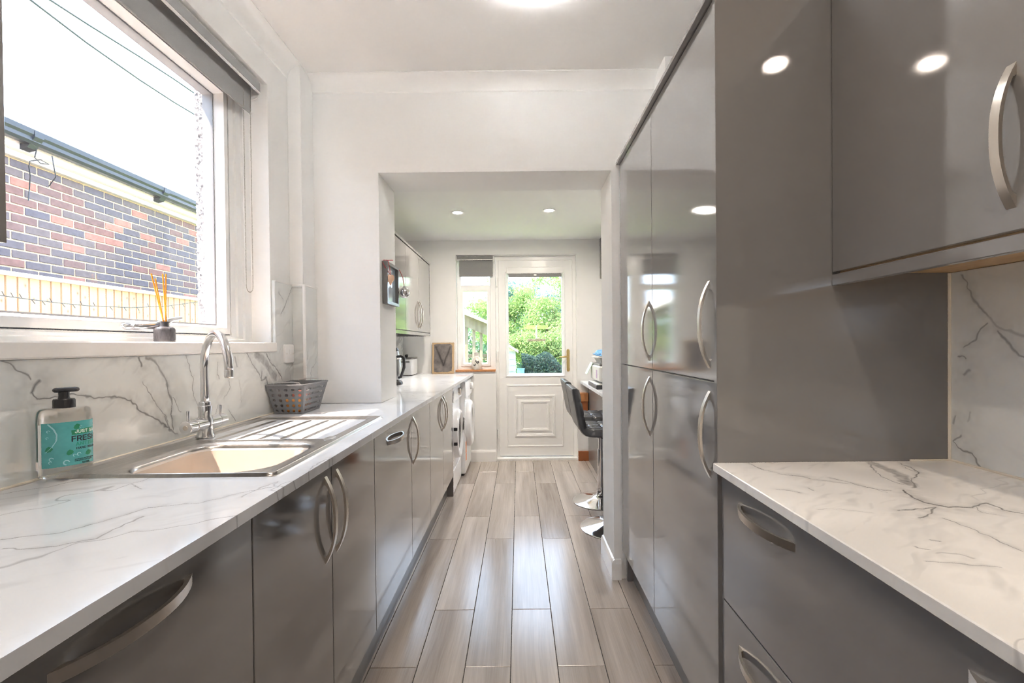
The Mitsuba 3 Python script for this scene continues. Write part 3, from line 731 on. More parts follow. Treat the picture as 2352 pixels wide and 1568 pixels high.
lab = add(k + '__label', label_sheet(-.046, .062, .024, .122, .0005), TEAL, label='teal printed label')
add(k + '__back_label', label_sheet(-.0535, -.047, .026, .119, .0005), WHITEINK, label='white edge of the back label')
def word(t, hgt, x, h, m, bold=True, key='lettering'):
    add(lab + '__' + key, wrap_mesh(meshkit.text_mesh(t, hgt, .00025, bold), x, h, .0007), m)
def blob(pts, x, h, m, key, off=.0006):
    add(lab + '__' + key, wrap_mesh(ext(pts, .0002), x, h, off), m)
XW = .004
blob([(0, 0), (.041, .002), (.041, .0135), (-.001, .0105)], XW + .000, .0915, LEAFG, 'banner')
word('JUST SO...', .0068, XW + .005, .0950, WHITEINK)
word('FRESH', .0118, XW - .002, .0770, INK)
word('ANTIBAC', .0078, XW + .006, .0665, GREENINK)
word('HAND WASH', .0048, XW + .007, .0585, INK)
word('GENTLE & ANTIBACTERIAL', .0022, XW + .004, .0350, INK)
word('FOR EFFECTIVE CLEAN', .0022, XW + .004, .0315, INK)
word('500ML', .0034, XW + .017, .0255, INK)
leafp = [(0, 0), (.004, -.003), (.009, -.002), (.013, .003), (.011, .007), (.006, .0095), (.002, .006)]
for x, h in ((XW + .003, .1065), (XW - .010, .0505), (XW + .024, .0445), (-.040, .062)):
    blob(leafp, x, h, LEAFG, 'leaf_print')
rs = random.Random(5)
for x, h, r in ((-.034, .104, .003), (-.036, .090, .0025), (XW + .016, .1085, .0025), (-.030, .043, .004), (-.032, .036, .003), (XW + .004, .0455, .003), (XW + .012, .0470, .004), (-.006, .032, .006)):
    a = np.linspace(0, PI * 1.5, 14)
    o = [(r * math.cos(t), r * math.sin(t)) for t in a] + [(r * .62 * math.cos(t) + .0002, r * .62 * math.sin(t)) for t in a[::-1]]
    blob(o, x, h, SKYINK, 'bubble_print')
swirl = [(-.036, .120), (-.027, .108), (-.022, .095), (-.023, .082), (-.030, .069), (-.040, .058)]
blob([(x, h) for x, h in swirl] + [(x + .0025, h + .001) for x, h in swirl[::-1]], 0, 0, SKYINK, 'swirl_print')
pu = add(k + '__pump', cat([lathe([(0, .152), (.0195, .152), (.0195, .169), (.018, .172), (.0105, .173), (.0095, .176), (.0095, .188), (0, .188)], BO),
    loft([np.array([BO + BT * (x + .004) + BN * y + np.array([0, 0, z]) for x, y in rrect(.0235 - e, .0095 - e, .009)]) for z, e in ((.187, .004), (.189, .001), (.193, 0), (.196, .002), (.1975, .006))])]), BLACKP, 40, label='black pump head')

# ------------------------------------------------------------------ reed diffuser on the sill
k = thing('reed_diffuser', 'smoky glass reed diffuser with amber sticks on the window sill', 'diffuser')
DO = (-1.138, 1.541, 1.228)
add(k + '__bottle', lathe([(0, .0002), (.026, .0002), (.0285, .002), (.0292, .006), (.0292, .038), (.0275, .0435), (.022, .0475), (.0130, .0495), (.0118, .052), (.0118, .0625), (.0145, .063), (.0145, .065), (.008, .065), (.008, .045), (0, .045)], DO), SMOKE, 40)
for a, b, h in (((-.003, .002), (-.014, -.026), .215), ((.002, .003), (.000, .004), .218), ((.003, -.003), (.006, .010), .219), ((-.001, -.003), (-.006, -.020), .200)):
    add(k + '__reed', tube([(DO[0] + a[0], DO[1] + a[1] + .004, DO[2] + .047), (DO[0] + b[0], DO[1] + b[1] - .008, DO[2] + h)], .0021, 8), AMBER)

# ------------------------------------------------------------------ perforated basket
k = thing('plastic_basket', 'dark grey perforated plastic basket with wire handles beyond the drainer', 'basket')
BB0, BTP_ = (-1.066, -.944, 2.085, 2.262), (-1.082, -.914, 2.040, 2.290)


def basket_pt(s, t, h):
    """A point of the basket's tapering wall: s, t in 0..1 across x and y, h in 0..1 up."""
    x0, x1 = BB0[0] + (BTP_[0] - BB0[0]) * h, BB0[1] + (BTP_[1] - BB0[1]) * h
    y0, y1 = BB0[2] + (BTP_[2] - BB0[2]) * h, BB0[3] + (BTP_[3] - BB0[3]) * h
    return np.stack([x0 + (x1 - x0) * s, y0 + (y1 - y0) * t, .9165 + (1.046 - .9165) * h], -1)


def wall_panel(nh, nv, side, rx, rz):
    holes = []
    for i in range(nh):
        for j in range(nv):
            c = (.12 + .76 * i / (nh - 1), .10 + .72 * j / (nv - 1))
            holes.append([(c[0] + rx * math.cos(a), c[1] + rz * math.sin(a)) for a in np.arange(12) * PI / 6])
    m = mold(m3.CrossSection([np.array([(0, 0), (1, 0), (1, 1), (0, 1)], float)] + [np.array(q) for q in holes], m3.FillRule.EvenOdd).extrude(.014))
    v = m.vertices
    a, h, d = v[:, 0], v[:, 1], v[:, 2]
    if side == 'y0': p = basket_pt(a, d * 1.0, h)
    elif side == 'y1': p = basket_pt(a, 1 - d, h)
    elif side == 'x0': p = basket_pt(d, a, h)
    else: p = basket_pt(1 - d, a, h)
    return trimesh.Trimesh(p, m.faces, process=False)


bk = [wall_panel(5, 5, 'y0', .052, .052), wall_panel(5, 5, 'y1', .052, .052), wall_panel(12, 5, 'x0', .026, .05), wall_panel(12, 5, 'x1', .026, .05), box(-1.066, -.944, 2.085, 2.262, .9165, .9195, .001)]
bk.append(loft([np.array([(-.998 + x, 2.165 + y, z) for x, y in rrect(hx, hy, .012)]) for hx, hy, z in ((.0845, .126, 1.040), (.0875, .129, 1.041), (.0875, .129, 1.047), (.0835, .125, 1.048), (.0825, .124, 1.040))], False, False, True))
add(k + '__tray', cat(bk), GREYP)
for s in (-1, 1):
    y = 2.165 + s * .118
    add(k + '__wire_handle', tube([(-1.05, y, 1.047), (-1.045, y, 1.053), (-1.02, y + s * .01, 1.057), (-.96, y + s * .01, 1.057), (-.94, y, 1.053), (-.935, y, 1.047)], .0022, 8), CHROME, 40)
add('sponge', box(-1.04, -.965, 2.10, 2.20, .9197, .975, .008), SPONGE, label='orange cleaning sponge inside the perforated basket', cat_='sponge')
add('sponge', box(-1.05, -.975, 2.207, 2.25, .9197, 1.005, .008), SPONGE2, label='pink cleaning sponge at the far end inside the perforated basket', cat_='sponge')

k = thing('wall_switch', 'white wall switch plate on the marble splashback near the corner', 'wall switch')
add(k + '__plate', loft([np.array([(-1.085 + d, 2.252 + y, 1.176 + z) for y, z in rrect(.043 - e, .043 - e, .006)]) for d, e in ((0, 0), (.007, 0), (.010, .003))]), UPVC, 40)
add(k + '__rocker', box(-1.0755, -1.0715, 2.246, 2.258, 1.172, 1.196, .0015), UPVC)
for y in (2.222, 2.282):
    add(k + '__screw', cyl((-1.0752, y, 1.176), (-1.0742, y, 1.176), .0032, 12), HANDLE)

# ------------------------------------------------------------------ roller blind
k = thing('roller_blind', 'grey roller blind rolled up over the big sink window', 'blind')
BY0, BY1 = .97, 2.094
add(k + '__cassette', cat([ext([(-1.118, 2.306), (-1.112, 2.306), (-1.112, 2.356), (-1.190, 2.360), (-1.190, 2.352), (-1.118, 2.350)], BY1 - BY0, o=(0, BY0, 0), u=(1, 0, 0), v=(0, 0, 1), w=(0, 1, 0)),
    ext([(-1.1155 + .0365 * math.cos(a) - .0365, 2.320 + .0365 * math.sin(a)) for a in np.linspace(0, 2 * PI, 30)[:-1]], .006, o=(0, BY1, 0), u=(1, 0, 0), v=(0, 0, 1), w=(0, 1, 0)), box(-1.190, -1.112, BY1 - .001, BY1 + .005, 2.320, 2.358, .001)]), SILLW)
add(k + '__fascia_strip', box(-1.112, -1.1105, BY0 + .003, BY1 - .002, 2.314, 2.353, 0), BLIND)
add(k + '__fabric', box(-1.1515, -1.1505, BY0 + .01, BY1 - .006, 2.222, 2.345, 0), BLIND)
add(k + '__bottom_bar', box(-1.1545, -1.1475, BY0 + .01, BY1 - .006, 2.216, 2.2235, .002), BLIND)
def bead_chain(c, ya, yb, ztop, zbot, step=.0062, r=.0021):
    pts, R = [], (yb - ya) / 2
    for z in np.arange(ztop, zbot + R, -step): pts.append((c, ya, z))
    for a in np.arange(PI, 2 * PI + .01, step / R): pts.append((c, (ya + yb) / 2 + R * math.cos(a), zbot + R + R * math.sin(a)))
    for z in np.arange(zbot + R, ztop, step): pts.append((c, yb, z))
    return cat([sphere(p, r, 1) for p in pts])
add(k + '__bead_chain', bead_chain(-1.150, 2.030, 2.0815, 2.30, 1.444), BEADS, True, kind='stuff', label='metal bead chain')

# ------------------------------------------------------------------ left wall cabinet at the picture's edge
def wall_unit(label, side, face, back, y0, y1, z0, z1, doors, underside, pelmet=None):
    k = thing('wall_cabinet', label, 'wall cabinet')
    s = side
    lo, hi = (face + .020, back) if s < 0 else (back, face - .020)
    lo, hi = min(lo, hi), max(lo, hi)
    add(k + '__carcass', box(lo, hi, y0 + .0005, y1 - .0005, z0, z1, .001), underside)
    for a, b, hd in doors:
        d = add(k + '__door', door_box(face, a, b, z0 + .004, z1, -1 if s < 0 else 1), GREY)
        if hd:
            handle(d, face, hd[0], hd[1], OUTR if s < 0 else OUTL, UPV)
    if pelmet:
        add(k + '__pelmet', box(*((face, face + .018) if s < 0 else (face - .018, face)), y0, y1, pelmet[0], pelmet[1], .0015), GREY)
    return k


wall_unit('grey wall cabinet at the left edge of the photo beside the window', 1, XLU, XL - .0 + .001, .155, .755, 1.372, 2.16, [(.155, .755, None)], GREYM)

# ------------------------------------------------------------------ right side: tall cabinets, drawers, worktop, wall cabinets
k = thing('tall_cabinet', 'tall glossy grey two-door cabinet nearest the drawers', 'tall cabinet')
add(k + '__carcass', box(XRT + .020, 1.13, 1.270, 1.8595, .15, 2.111, 0), GREYM)
for z0, z1, hz in ((.155, 1.103, .958), (1.107, 2.110, 1.258)):
    d = add(k + '__door', door_box(XRT, 1.2695, 1.860, z0, z1, -1), GREY)
    handle(d, XRT, 1.307, hz, OUTR, UPV)
k = thing('tall_cabinet', 'tall glossy grey two-door cabinet next to the pier of the opening', 'tall cabinet')
add(k + '__carcass', box(XRT + .020, 1.13, 1.8605, 2.416, .15, 2.111, 0), GREYM)
for z0, z1, hz in ((.155, 1.103, .958), (1.107, 2.110, 1.258)):
    d = add(k + '__door', door_box(XRT, 1.860, 2.432, z0, z1, -1), GREY)
    handle(d, XRT, 1.907, hz, OUTR, UPV)
add('end_panel', box(XRT - .003, XR - .001, 1.2500, 1.2680, .0005, 2.113, .0012), GREY, label='large glossy grey end panel beside the right worktop', cat_='panel')
add('end_panel', box(XRT + .022, XR - .001, 2.418, 2.440, .0005, 2.111, .001), GREYM, label='grey end panel standing against the pier under the far tall cabinet', cat_='panel')
add('cornice', cat([box(.503, XR - .001, 1.2495, 2.442, 2.1135, 2.1275, .001)]), GREY, label='grey cornice board on top of the tall cabinets', cat_='cornice')
add('plinth', box(.572, .590, 1.2685, 2.4175, .0005, .149, .001), PLINTH, label='grey plinth under the tall cabinets beside the pier', cat_='plinth')

k = thing('drawer_unit', 'wide glossy grey drawer unit with bow handles under the right worktop', 'drawer unit')
add(k + '__carcass', box(XRB + .020, 1.12, .238, 1.236, .15, .8715, 0), GREYM)
add(k + '__filler', box(XRB + .003, XRB + .02, 1.2385, 1.2495, .0005, .8715, .001), GREY)
for z0, z1, hz in ((.548, .868, .815), (.155, .544, .470)):
    d = add(k + '__drawer', door_box(XRB, .237, 1.236, z0, z1, -1), GREY)
    for y in (1.030, .440):
        handle(d, XRB, y, hz, OUTR, YV)
k = thing('base_cabinet', 'glossy grey base cabinet under the right worktop, nearest the camera', 'cabinet')
add(k + '__carcass', box(XRB + .020, 1.12, -.60, .236, .15, .8715, 0), GREYM)
d = add(k + '__door', door_box(XRB, -.60, .237, .155, .868, -1), GREY)
handle(d, XRB, .19, .73, OUTR, UPV)
add('plinth', box(.577, .595, -.60, 1.2495, .0005, .149, .001), PLINTH, label='grey plinth under the right drawer unit', cat_='plinth')
add('worktop', box(.505, XR - .0105, -.60, 1.2495, .8725, .895, .002), MRT, label='white marble-effect worktop on the right in front of the end panel', cat_='worktop')
k = thing('splashback', 'marble-effect splashback above the right worktop', 'splashback')
add(k + '__panel', box(1.125, XR - .0005, -.60, 1.2495, .8955, 1.384, .001), MRS)
add(k + '__sealant', cat([tube([(1.1235, 1.2485, .897), (1.1235, 1.2485, 1.383)], .004, 8), tube([(1.1235, -.6, .8965), (1.1235, 1.248, .8965)], .0035, 8), tube([(1.02, 1.2485, .8965), (1.122, 1.2485, .8965)], .0025, 8)]), RUST, 40)
wall_unit('glossy grey wall cabinet with a bow handle above the right worktop', -1, XRU, XR - .001, .75, 1.2495, 1.385, 2.16, [(.75, 1.2495, (.795, 1.545))], OAKW, (1.354, 1.3825))
wall_unit('glossy grey wall cabinet above the right worktop, outside the right edge of the photo', -1, XRU, XR - .001, .15, .7495, 1.385, 2.16, [(.15, .7495, (.195, 1.545))], OAKW, (1.354, 1.3825))

# ------------------------------------------------------------------ lights in the ceilings
def downlight(x, y, z, label, grp, rad):
    k = thing('ceiling_downlight', label, 'downlight', grp)
    add(k + '__bezel', lathe([(.036, -.0005), (.052, -.0005), (.0525, -.003), (.048, -.007), (.038, -.006), (.036, -.0005)], (x, y, z), 32), UPVC, 40)
    key = add(k + '__lamp', lathe([(0, -.0035), (.0345, -.0035), (.0345, -.0015), (0, -.0015)], (x, y, z), 24), UPVC)
    scene[key]['emitter'] = lamp_bsdf(rad)
downlight(-.483, 3.889, ZCR, 'left one of the two glowing downlights in the rear room ceiling', None, LAMP_SPOT_REAR)
downlight(.255, 3.852, ZCR, 'right one of the two glowing downlights in the rear room ceiling', None, LAMP_SPOT_REAR)
downlight(-.39, .15, ZC, 'kitchen ceiling downlight behind the camera, on the window side', None, LAMP_SPOT_FRONT)
downlight(.37, .15, ZC, 'kitchen ceiling downlight behind the camera, on the wall cabinet side', None, LAMP_SPOT_FRONT)
k = thing('ceiling_light', 'round flush ceiling light just above the top edge of the photo', 'ceiling light')
add(k + '__base', lathe([(0, -.010), (.150, -.010), (.153, -.0005), (0, -.0005)], (.08, 1.64, ZC), 48), UPVC, 40)
add(k + '__cover', lathe([(0, -.0475), (.10, -.0475), (.145, -.047), (.151, -.0455), (.151, -.0425), (0, -.042)], (.08, 1.64, ZC), 48), UPVC, 40)
key = add(k + '__diffuser', lathe([(0, -.0415), (.148, -.0415), (.1482, -.0105), (0, -.0105)], (.08, 1.64, ZC), 48), UPVC)
scene[key]['emitter'] = lamp_bsdf(LAMP_MAIN)
# ------------------------------------------------------------------ opening: box frame and hanging ornaments
k = thing('box_picture_frame', 'grey box picture frame hung on the left side of the opening', 'picture frame')
FY0, FY1, FZ0, FZ1, FX = 2.492, 2.735, 1.428, 1.650, -.706
add(k + '__frame', rectring('x', [(FY0, FY1, FZ0, FZ1, FX + .0005), (FY0, FY1, FZ0, FZ1, FX + .028), (FY0 + .016, FY1 - .016, FZ0 + .016, FZ1 - .016, FX + .028), (FY0 + .016, FY1 - .016, FZ0 + .016, FZ1 - .016, FX + .0005)]), PLINTH)
add(k + '__print', box(FX + .001, FX + .010, FY0 + .015, FY1 - .015, FZ0 + .015, FZ1 - .015, 0), PHOTO)
k = thing('heart_ornament', 'heart-shaped glass ornament on a red ribbon in front of the box picture frame', 'ornament')
HC = (-.668, 2.515, 1.558)
ht = [(16 * math.sin(t) ** 3 / 17, (13 * math.cos(t) - 5 * math.cos(2 * t) - 2 * math.cos(3 * t) - math.cos(4 * t)) / 17) for t in np.linspace(0, 2 * PI, 41)[:-1]]
hr = []
for d, s in ((-.009, .35), (-.007, .8), (-.003, 1), (.003, 1), (.007, .8), (.009, .35)):
    hr.append(np.array([(HC[0] + d * .55 + .84 * .020 * s * a, HC[1] + d + .5 * .020 * s * a, HC[2] + .033 * s * b) for a, b in ht]))
add(k + '__glass', loft(hr), PEACH, 40)
add(k + '__ribbon', cat([tube([(HC[0], HC[1], HC[2] + .022), (HC[0] - .004, HC[1] + .002, HC[2] + .06), (-.676, 2.50, 1.653)], .0016, 6), tube([(HC[0], HC[1], HC[2] + .022), (-.690, 2.487, 1.620), (-.700, 2.484, 1.640)], .0016, 6), tube([(-.700, 2.489, 1.6525), (-.676, 2.50, 1.6535), (-.655, 2.52, 1.657)], .0016, 6)]), REDRIB)
k = thing('glass_bauble', 'silvery glass bauble on a red ribbon at the far corner of the box picture frame', 'bauble')
add(k + '__ball', cat([sphere((-.655, 2.762, 1.512), .031, 3), cyl((-.655, 2.762, 1.541), (-.655, 2.762, 1.549), .006, 12)]), CHROME, True)
add(k + '__ribbon', tube([(-.655, 2.762, 1.549), (-.662, 2.758, 1.60), (-.676, 2.737, 1.640)], .0018, 6), REDRIB)

# ------------------------------------------------------------------ rear room, left side
wc = thing('wall_cabinet', 'glossy grey three-door wall cabinet hung in the rear room', 'wall cabinet')
add(wc + '__carcass', box(XRL + .001, -.890, 2.82, 4.72, 1.325, 1.995, .001), GREYM)
for a, b, hy in ((2.82, 3.25, None), (3.25, 3.715, None), (3.715, 4.205, 4.165), (4.205, 4.705, 4.245)):
    d = add(wc + '__door', door_box(-.870, a, b, 1.328, 1.992, 1), GREY)
    if hy:
        handle(d, -.870, hy, 1.475, OUTL, UPV)
add(wc + '__cornice', box(XRL + .001, -.862, 2.80, 4.73, 1.9955, 2.012, .001), GREY)
add(wc + '__pelmet', box(-.888, -.870, 2.82, 4.722, 1.296, 1.322, .001), GREY)
add(wc + '__side_panel', box(XRL + .001, -.868, 4.7055, 4.722, 1.296, 1.995, .001), GREY)
add('splashback', box(XRL + .0005, XRL + .012, 2.80, 4.93, .9155, 1.322, .001), MLS, label='marble-effect splashback under the rear room wall cabinet', cat_='splashback')

k = thing('glass_kettle', 'glass and black kettle half hidden by the left side of the opening', 'kettle')
KO = (-.962, 3.60, .9155)
add(k + '__jug', lathe([(0, .030), (.070, .030), (.078, .045), (.081, .09), (.080, .15), (.073, .20), (.060, .250), (.056, .252), (.069, .20), (.076, .15), (.077, .09), (.074, .05), (.066, .036), (0, .036)], KO, 40), CLEAR, 40)
add(k + '__base', lathe([(0, 0), (.085, 0), (.088, .004), (.086, .018), (.072, .030), (0, .030)], KO), BLACKP, 40)
add(k + '__lid', lathe([(0, .252), (.060, .252), (.060, .262), (.050, .276), (.015, .284), (.012, .296), (0, .297)], KO), BLACKP, 40)
add(k + '__band', lathe([(.0775, .190), (.0795, .190), (.076, .212), (.074, .212)], KO), CHROME, 40)
add(k + '__handle', tube([(-.90, 3.555, 1.125), (-.872, 3.535, 1.128), (-.845, 3.52, 1.120), (-.842, 3.518, 1.05), (-.872, 3.538, .975), (-.890, 3.55, .970)], [.009, .010, .011, .011, .010, .009], 12), BLACKP, 40)

k = thing('bread_bin', 'white bread bin with a dark lid in the corner beside the kettle', 'bread bin')
bb = lambda e, z: np.array([(-1.102 + x, 4.765 + y, z) for x, y in rrect(.065 - e, .135 - e, .014)])
add(k + '__body', loft([bb(.001, .921), bb(0, .926), bb(0, 1.072)]), GLOSSW, 40)
add(k + '__foot', loft([bb(.002, .9156), bb(.002, .9208)]), BLACKP, 40)
add(k + '__lid', loft([bb(-.002, 1.0725), bb(-.002, 1.083), bb(.004, 1.088)]), PLINTH, 40)
add(k + '__knob', lathe([(0, 0), (.012, 0), (.012, .010), (.016, .014), (.015, .030), (0, .031)], (-1.10, 4.70, 1.088)), BLACKP, 40)
add(k + '__latch', cat([box(-1.14, -1.055, 4.622, 4.6295, 1.042, 1.056, .002), cyl((-1.066, 4.6215, 1.049), (-1.066, 4.619, 1.049), .004, 12)]), PLINTH)

k = thing('canvas_picture', 'dark grey canvas picture leaning on the rear wall at the end of the worktop', 'picture')
def lean(m):
    m = m.copy(); v = m.vertices
    v[:, 1] += .10 * (v[:, 2] - .9156); return m
add(k + '__stretcher', lean(box(-.886, -.662, 4.884, 4.908, .9156, 1.232, .002)), CANVASEDGE)
add(k + '__print', lean(ext([(x - .774, z) for x, z in [(-.092, .937), (-.05, .931), (.0, .934), (.05, .932), (.088, .945), (.094, 1.0), (.091, 1.10), (.094, 1.2), (.07, 1.222), (.0, 1.218), (-.06, 1.222), (-.094, 1.21), (-.091, 1.1), (-.095, 1.0)]], .0012, o=(0, 4.8828, 0), u=(1, 0, 0), v=(0, 0, 1), w=(0, 1, 0))), ARTPRINT)

k = thing('vase', 'small cream vase with black butterflies on the orange window sill', 'vase')
VO = (-.437, 4.968, .9495)
vprof = [(0, 0), (.036, 0), (.040, .004), (.052, .030), (.056, .065), (.053, .095), (.040, .120), (.026, .132), (.024, .142), (.026, .165), (.031, .178), (.027, .178), (.021, .165), (.019, .142), (0, .135)]
add(k + '__body', lathe(vprof, VO, 40), CERAMIC, 40)
bf = [(0, 0), (.008, .010), (.014, .010), (.014, .002), (.008, -.001), (.010, -.009), (.004, -.008), (0, -.003), (-.004, -.008), (-.010, -.009), (-.008, -.001), (-.014, .002), (-.014, .010), (-.008, .010)]
def decal(ax, z, s, rot):
    c, sn = math.cos(rot), math.sin(rot)
    m = ext([(s * (x * c - y * sn), s * (x * sn + y * c)) for x, y in bf], .0004).subdivide_to_size(.004)
    v = m.vertices.copy(); hs, rs_ = [q[1] for q in vprof[1:9]], [q[0] for q in vprof[1:9]]
    h = v[:, 1] + z; r = np.interp(h, hs, rs_) + .0006 + v[:, 2]; a = -PI / 2 + ax + v[:, 0] / .052
    return trimesh.Trimesh(np.stack([VO[0] + r * np.cos(a), VO[1] + r * np.sin(a), VO[2] + h], 1), m.faces, process=False)
for ax, z, s, rot in ((-.30, .050, 1.0, .4), (.05, .085, 1.0, -.6), (.35, .075, 1.1, .7)):
    add(k + '__butterfly', decal(ax, z, s, rot), INK)

k = thing('roller_blind', 'grey roller blind at the top of the narrow rear window', 'blind')
add(k + '__cassette', cat([ext([(4.985, 2.086), (4.979, 2.086), (4.979, 2.128), (5.026, 2.131), (5.026, 2.126), (4.985, 2.123)], .375, o=(-.632, 0, 0), u=(0, 1, 0), v=(0, 0, 1), w=(1, 0, 0)), box(-.637, -.632, 4.979, 5.026, 2.080, 2.131, .001), box(-.257, -.252, 4.979, 5.026, 2.060, 2.131, .001)]), SILLW)
add(k + '__fascia_strip', box(-.631, -.258, 4.9775, 4.979, 2.093, 2.126, 0), BLIND)
add(k + '__fabric', box(-.612, -.262, 5.0, 5.001, 1.925, 2.12, 0), BLIND)
add(k + '__bottom_bar', box(-.612, -.262, 4.998, 5.004, 1.917, 1.926, .002), BLIND)
add(k + '__bead_chain', cat([sphere((-.623, 4.995, z), .0022, 1) for z in np.arange(1.30, 2.09, .009)]), UPVC, True, kind='stuff', label='white bead chain')
k = thing('roller_blind', 'slim white blind cassette with a grey strip on the glazed garden door', 'blind')
add(k + '__cassette', ext([(5.0165, 1.945), (5.002, 1.945), (4.998, 1.950), (4.998, 2.005), (5.004, 2.013), (5.0165, 2.013)], .58, o=(-.113, 0, 0), u=(0, 1, 0), v=(0, 0, 1), w=(1, 0, 0)), UPVC)
add(k + '__end_cap', box(-.1185, -.1128, 4.996, 5.0165, 1.946, 2.014, .002), UPVC)
add(k + '__fabric', box(-.100, .454, 5.010, 5.012, 1.908, 1.946, 0), BLIND)
add(k + '__pull_tab', box(.165, .195, 5.003, 5.010, 1.922, 1.940, .003), UPVC)

# ------------------------------------------------------------------ washing machine and tumble dryer
def disc_x(y, z, prof, n=48):
    """A turned piece facing +x: (radius, x) pairs."""
    a = np.arange(n) * 2 * PI / n
    return loft([np.stack([a * 0 + x, y + np.cos(a) * max(r, 1e-5), z + np.sin(a) * max(r, 1e-5)], 1) for r, x in prof], prof[0][0] > 1e-4, prof[-1][0] > 1e-4)


k = thing('washing_machine', 'white front-loading washing machine with a dark porthole under the rear worktop', 'washing machine')
wx = -.545
add(k + '__body', box(-1.12, wx, 3.838, 4.372, .012, .862, .006), GLOSSW)
add(k + '__plinth_panel', box(wx + .0005, wx + .010, 3.842, 4.368, .012, .185, .002), GLOSSW)
add(k + '__control_panel', ext([(wx + .0005, .742), (wx + .018, .745), (wx + .010, .850), (wx + .0005, .860)], .528, o=(0, 3.841, 0), u=(1, 0, 0), v=(0, 0, 1), w=(0, 1, 0)), GLOSSW)
add(k + '__detergent_drawer', box(wx + .012, wx + .020, 3.86, 4.00, .760, .835, .003), UPVC)
add(k + '__display', box(wx + .010, wx + .0175, 4.28, 4.345, .790, .826, .001), BLACKP)
add(k + '__dial', disc_x(4.20, .80, [(.034, wx + .010), (.034, wx + .028), (.030, wx + .034), (0, wx + .034)], 32), HANDLE, 40)
dr1 = add(k + '__door', disc_x(4.105, .452, [(.205, wx + .0005), (.207, wx + .022), (.198, wx + .042), (.178, wx + .046), (.150, wx + .030), (.145, wx + .012)]), GLOSSW, 40)
add(dr1 + '__porthole', disc_x(4.105, .452, [(.148, wx + .012), (.146, wx + .024), (.120, wx + .022), (.06, wx + .014), (0, wx + .012)]), BLACKP, 40)
add(dr1 + '__latch', box(wx + .040, wx + .052, 4.262, 4.292, .45, .56, .004), PLINTH)
for z in (.40, .52):
    add(dr1 + '__hinge', box(wx + .010, wx + .040, 3.893, 3.903, z - .012, z + .012, .001), BLACKP)
k = thing('tumble_dryer', 'white tumble dryer with an orange energy sticker beside the rear wall', 'tumble dryer')
wx = -.500
add(k + '__body', box(-1.10, wx, 4.392, 4.930, .022, .872, .006), GLOSSW)
add(k + '__foot', cat([cyl((wx - .03, y, 0), (wx - .03, y, .022), .018, 14) for y in (4.43, 4.89)]), BLACKP)
add(k + '__control_panel', ext([(wx + .0005, .716), (wx + .014, .719), (wx + .008, .860), (wx + .0005, .868)], .532, o=(0, 4.395, 0), u=(1, 0, 0), v=(0, 0, 1), w=(0, 1, 0)), GLOSSW)
add(k + '__dial', disc_x(4.80, .80, [(.036, wx + .010), (.034, wx + .034), (.028, wx + .040), (0, wx + .040)], 32), GLOSSW, 40)
dr2 = add(k + '__door', disc_x(4.655, .452, [(.222, wx + .0005), (.224, wx + .020), (.212, wx + .040), (.185, wx + .050), (.150, wx + .040), (.142, wx + .026), (0, wx + .030)]), GLOSSW, 40)
add(k + '__energy_sticker', box(wx + .0003, wx + .0012, 4.432, 4.50, .130, .305, 0), ORANGEST)
for i in range(5):
    add(k + '__indicator', box(wx + .0002, wx + .0014, 4.408, 4.422, .60 + i * .020, .610 + i * .020, 0), SKYINK)

# ------------------------------------------------------------------ breakfast bar, stools, printer
k = thing('breakfast_bar', 'breakfast bar with a marble-effect top on a dark panel, right of the garden door', 'breakfast bar')
add(k + '__top', box(.632, XRR - .001, 2.775, 4.93, .800, .829, .002), MLT)
add(k + '__panel', box(.712, .732, 3.98, 4.93, .0005, .7995, .001), PLINTH)
add(k + '__end_panel', box(.735, XRR - .001, 2.80, 2.82, .0005, .7995, .001), PLINTH)


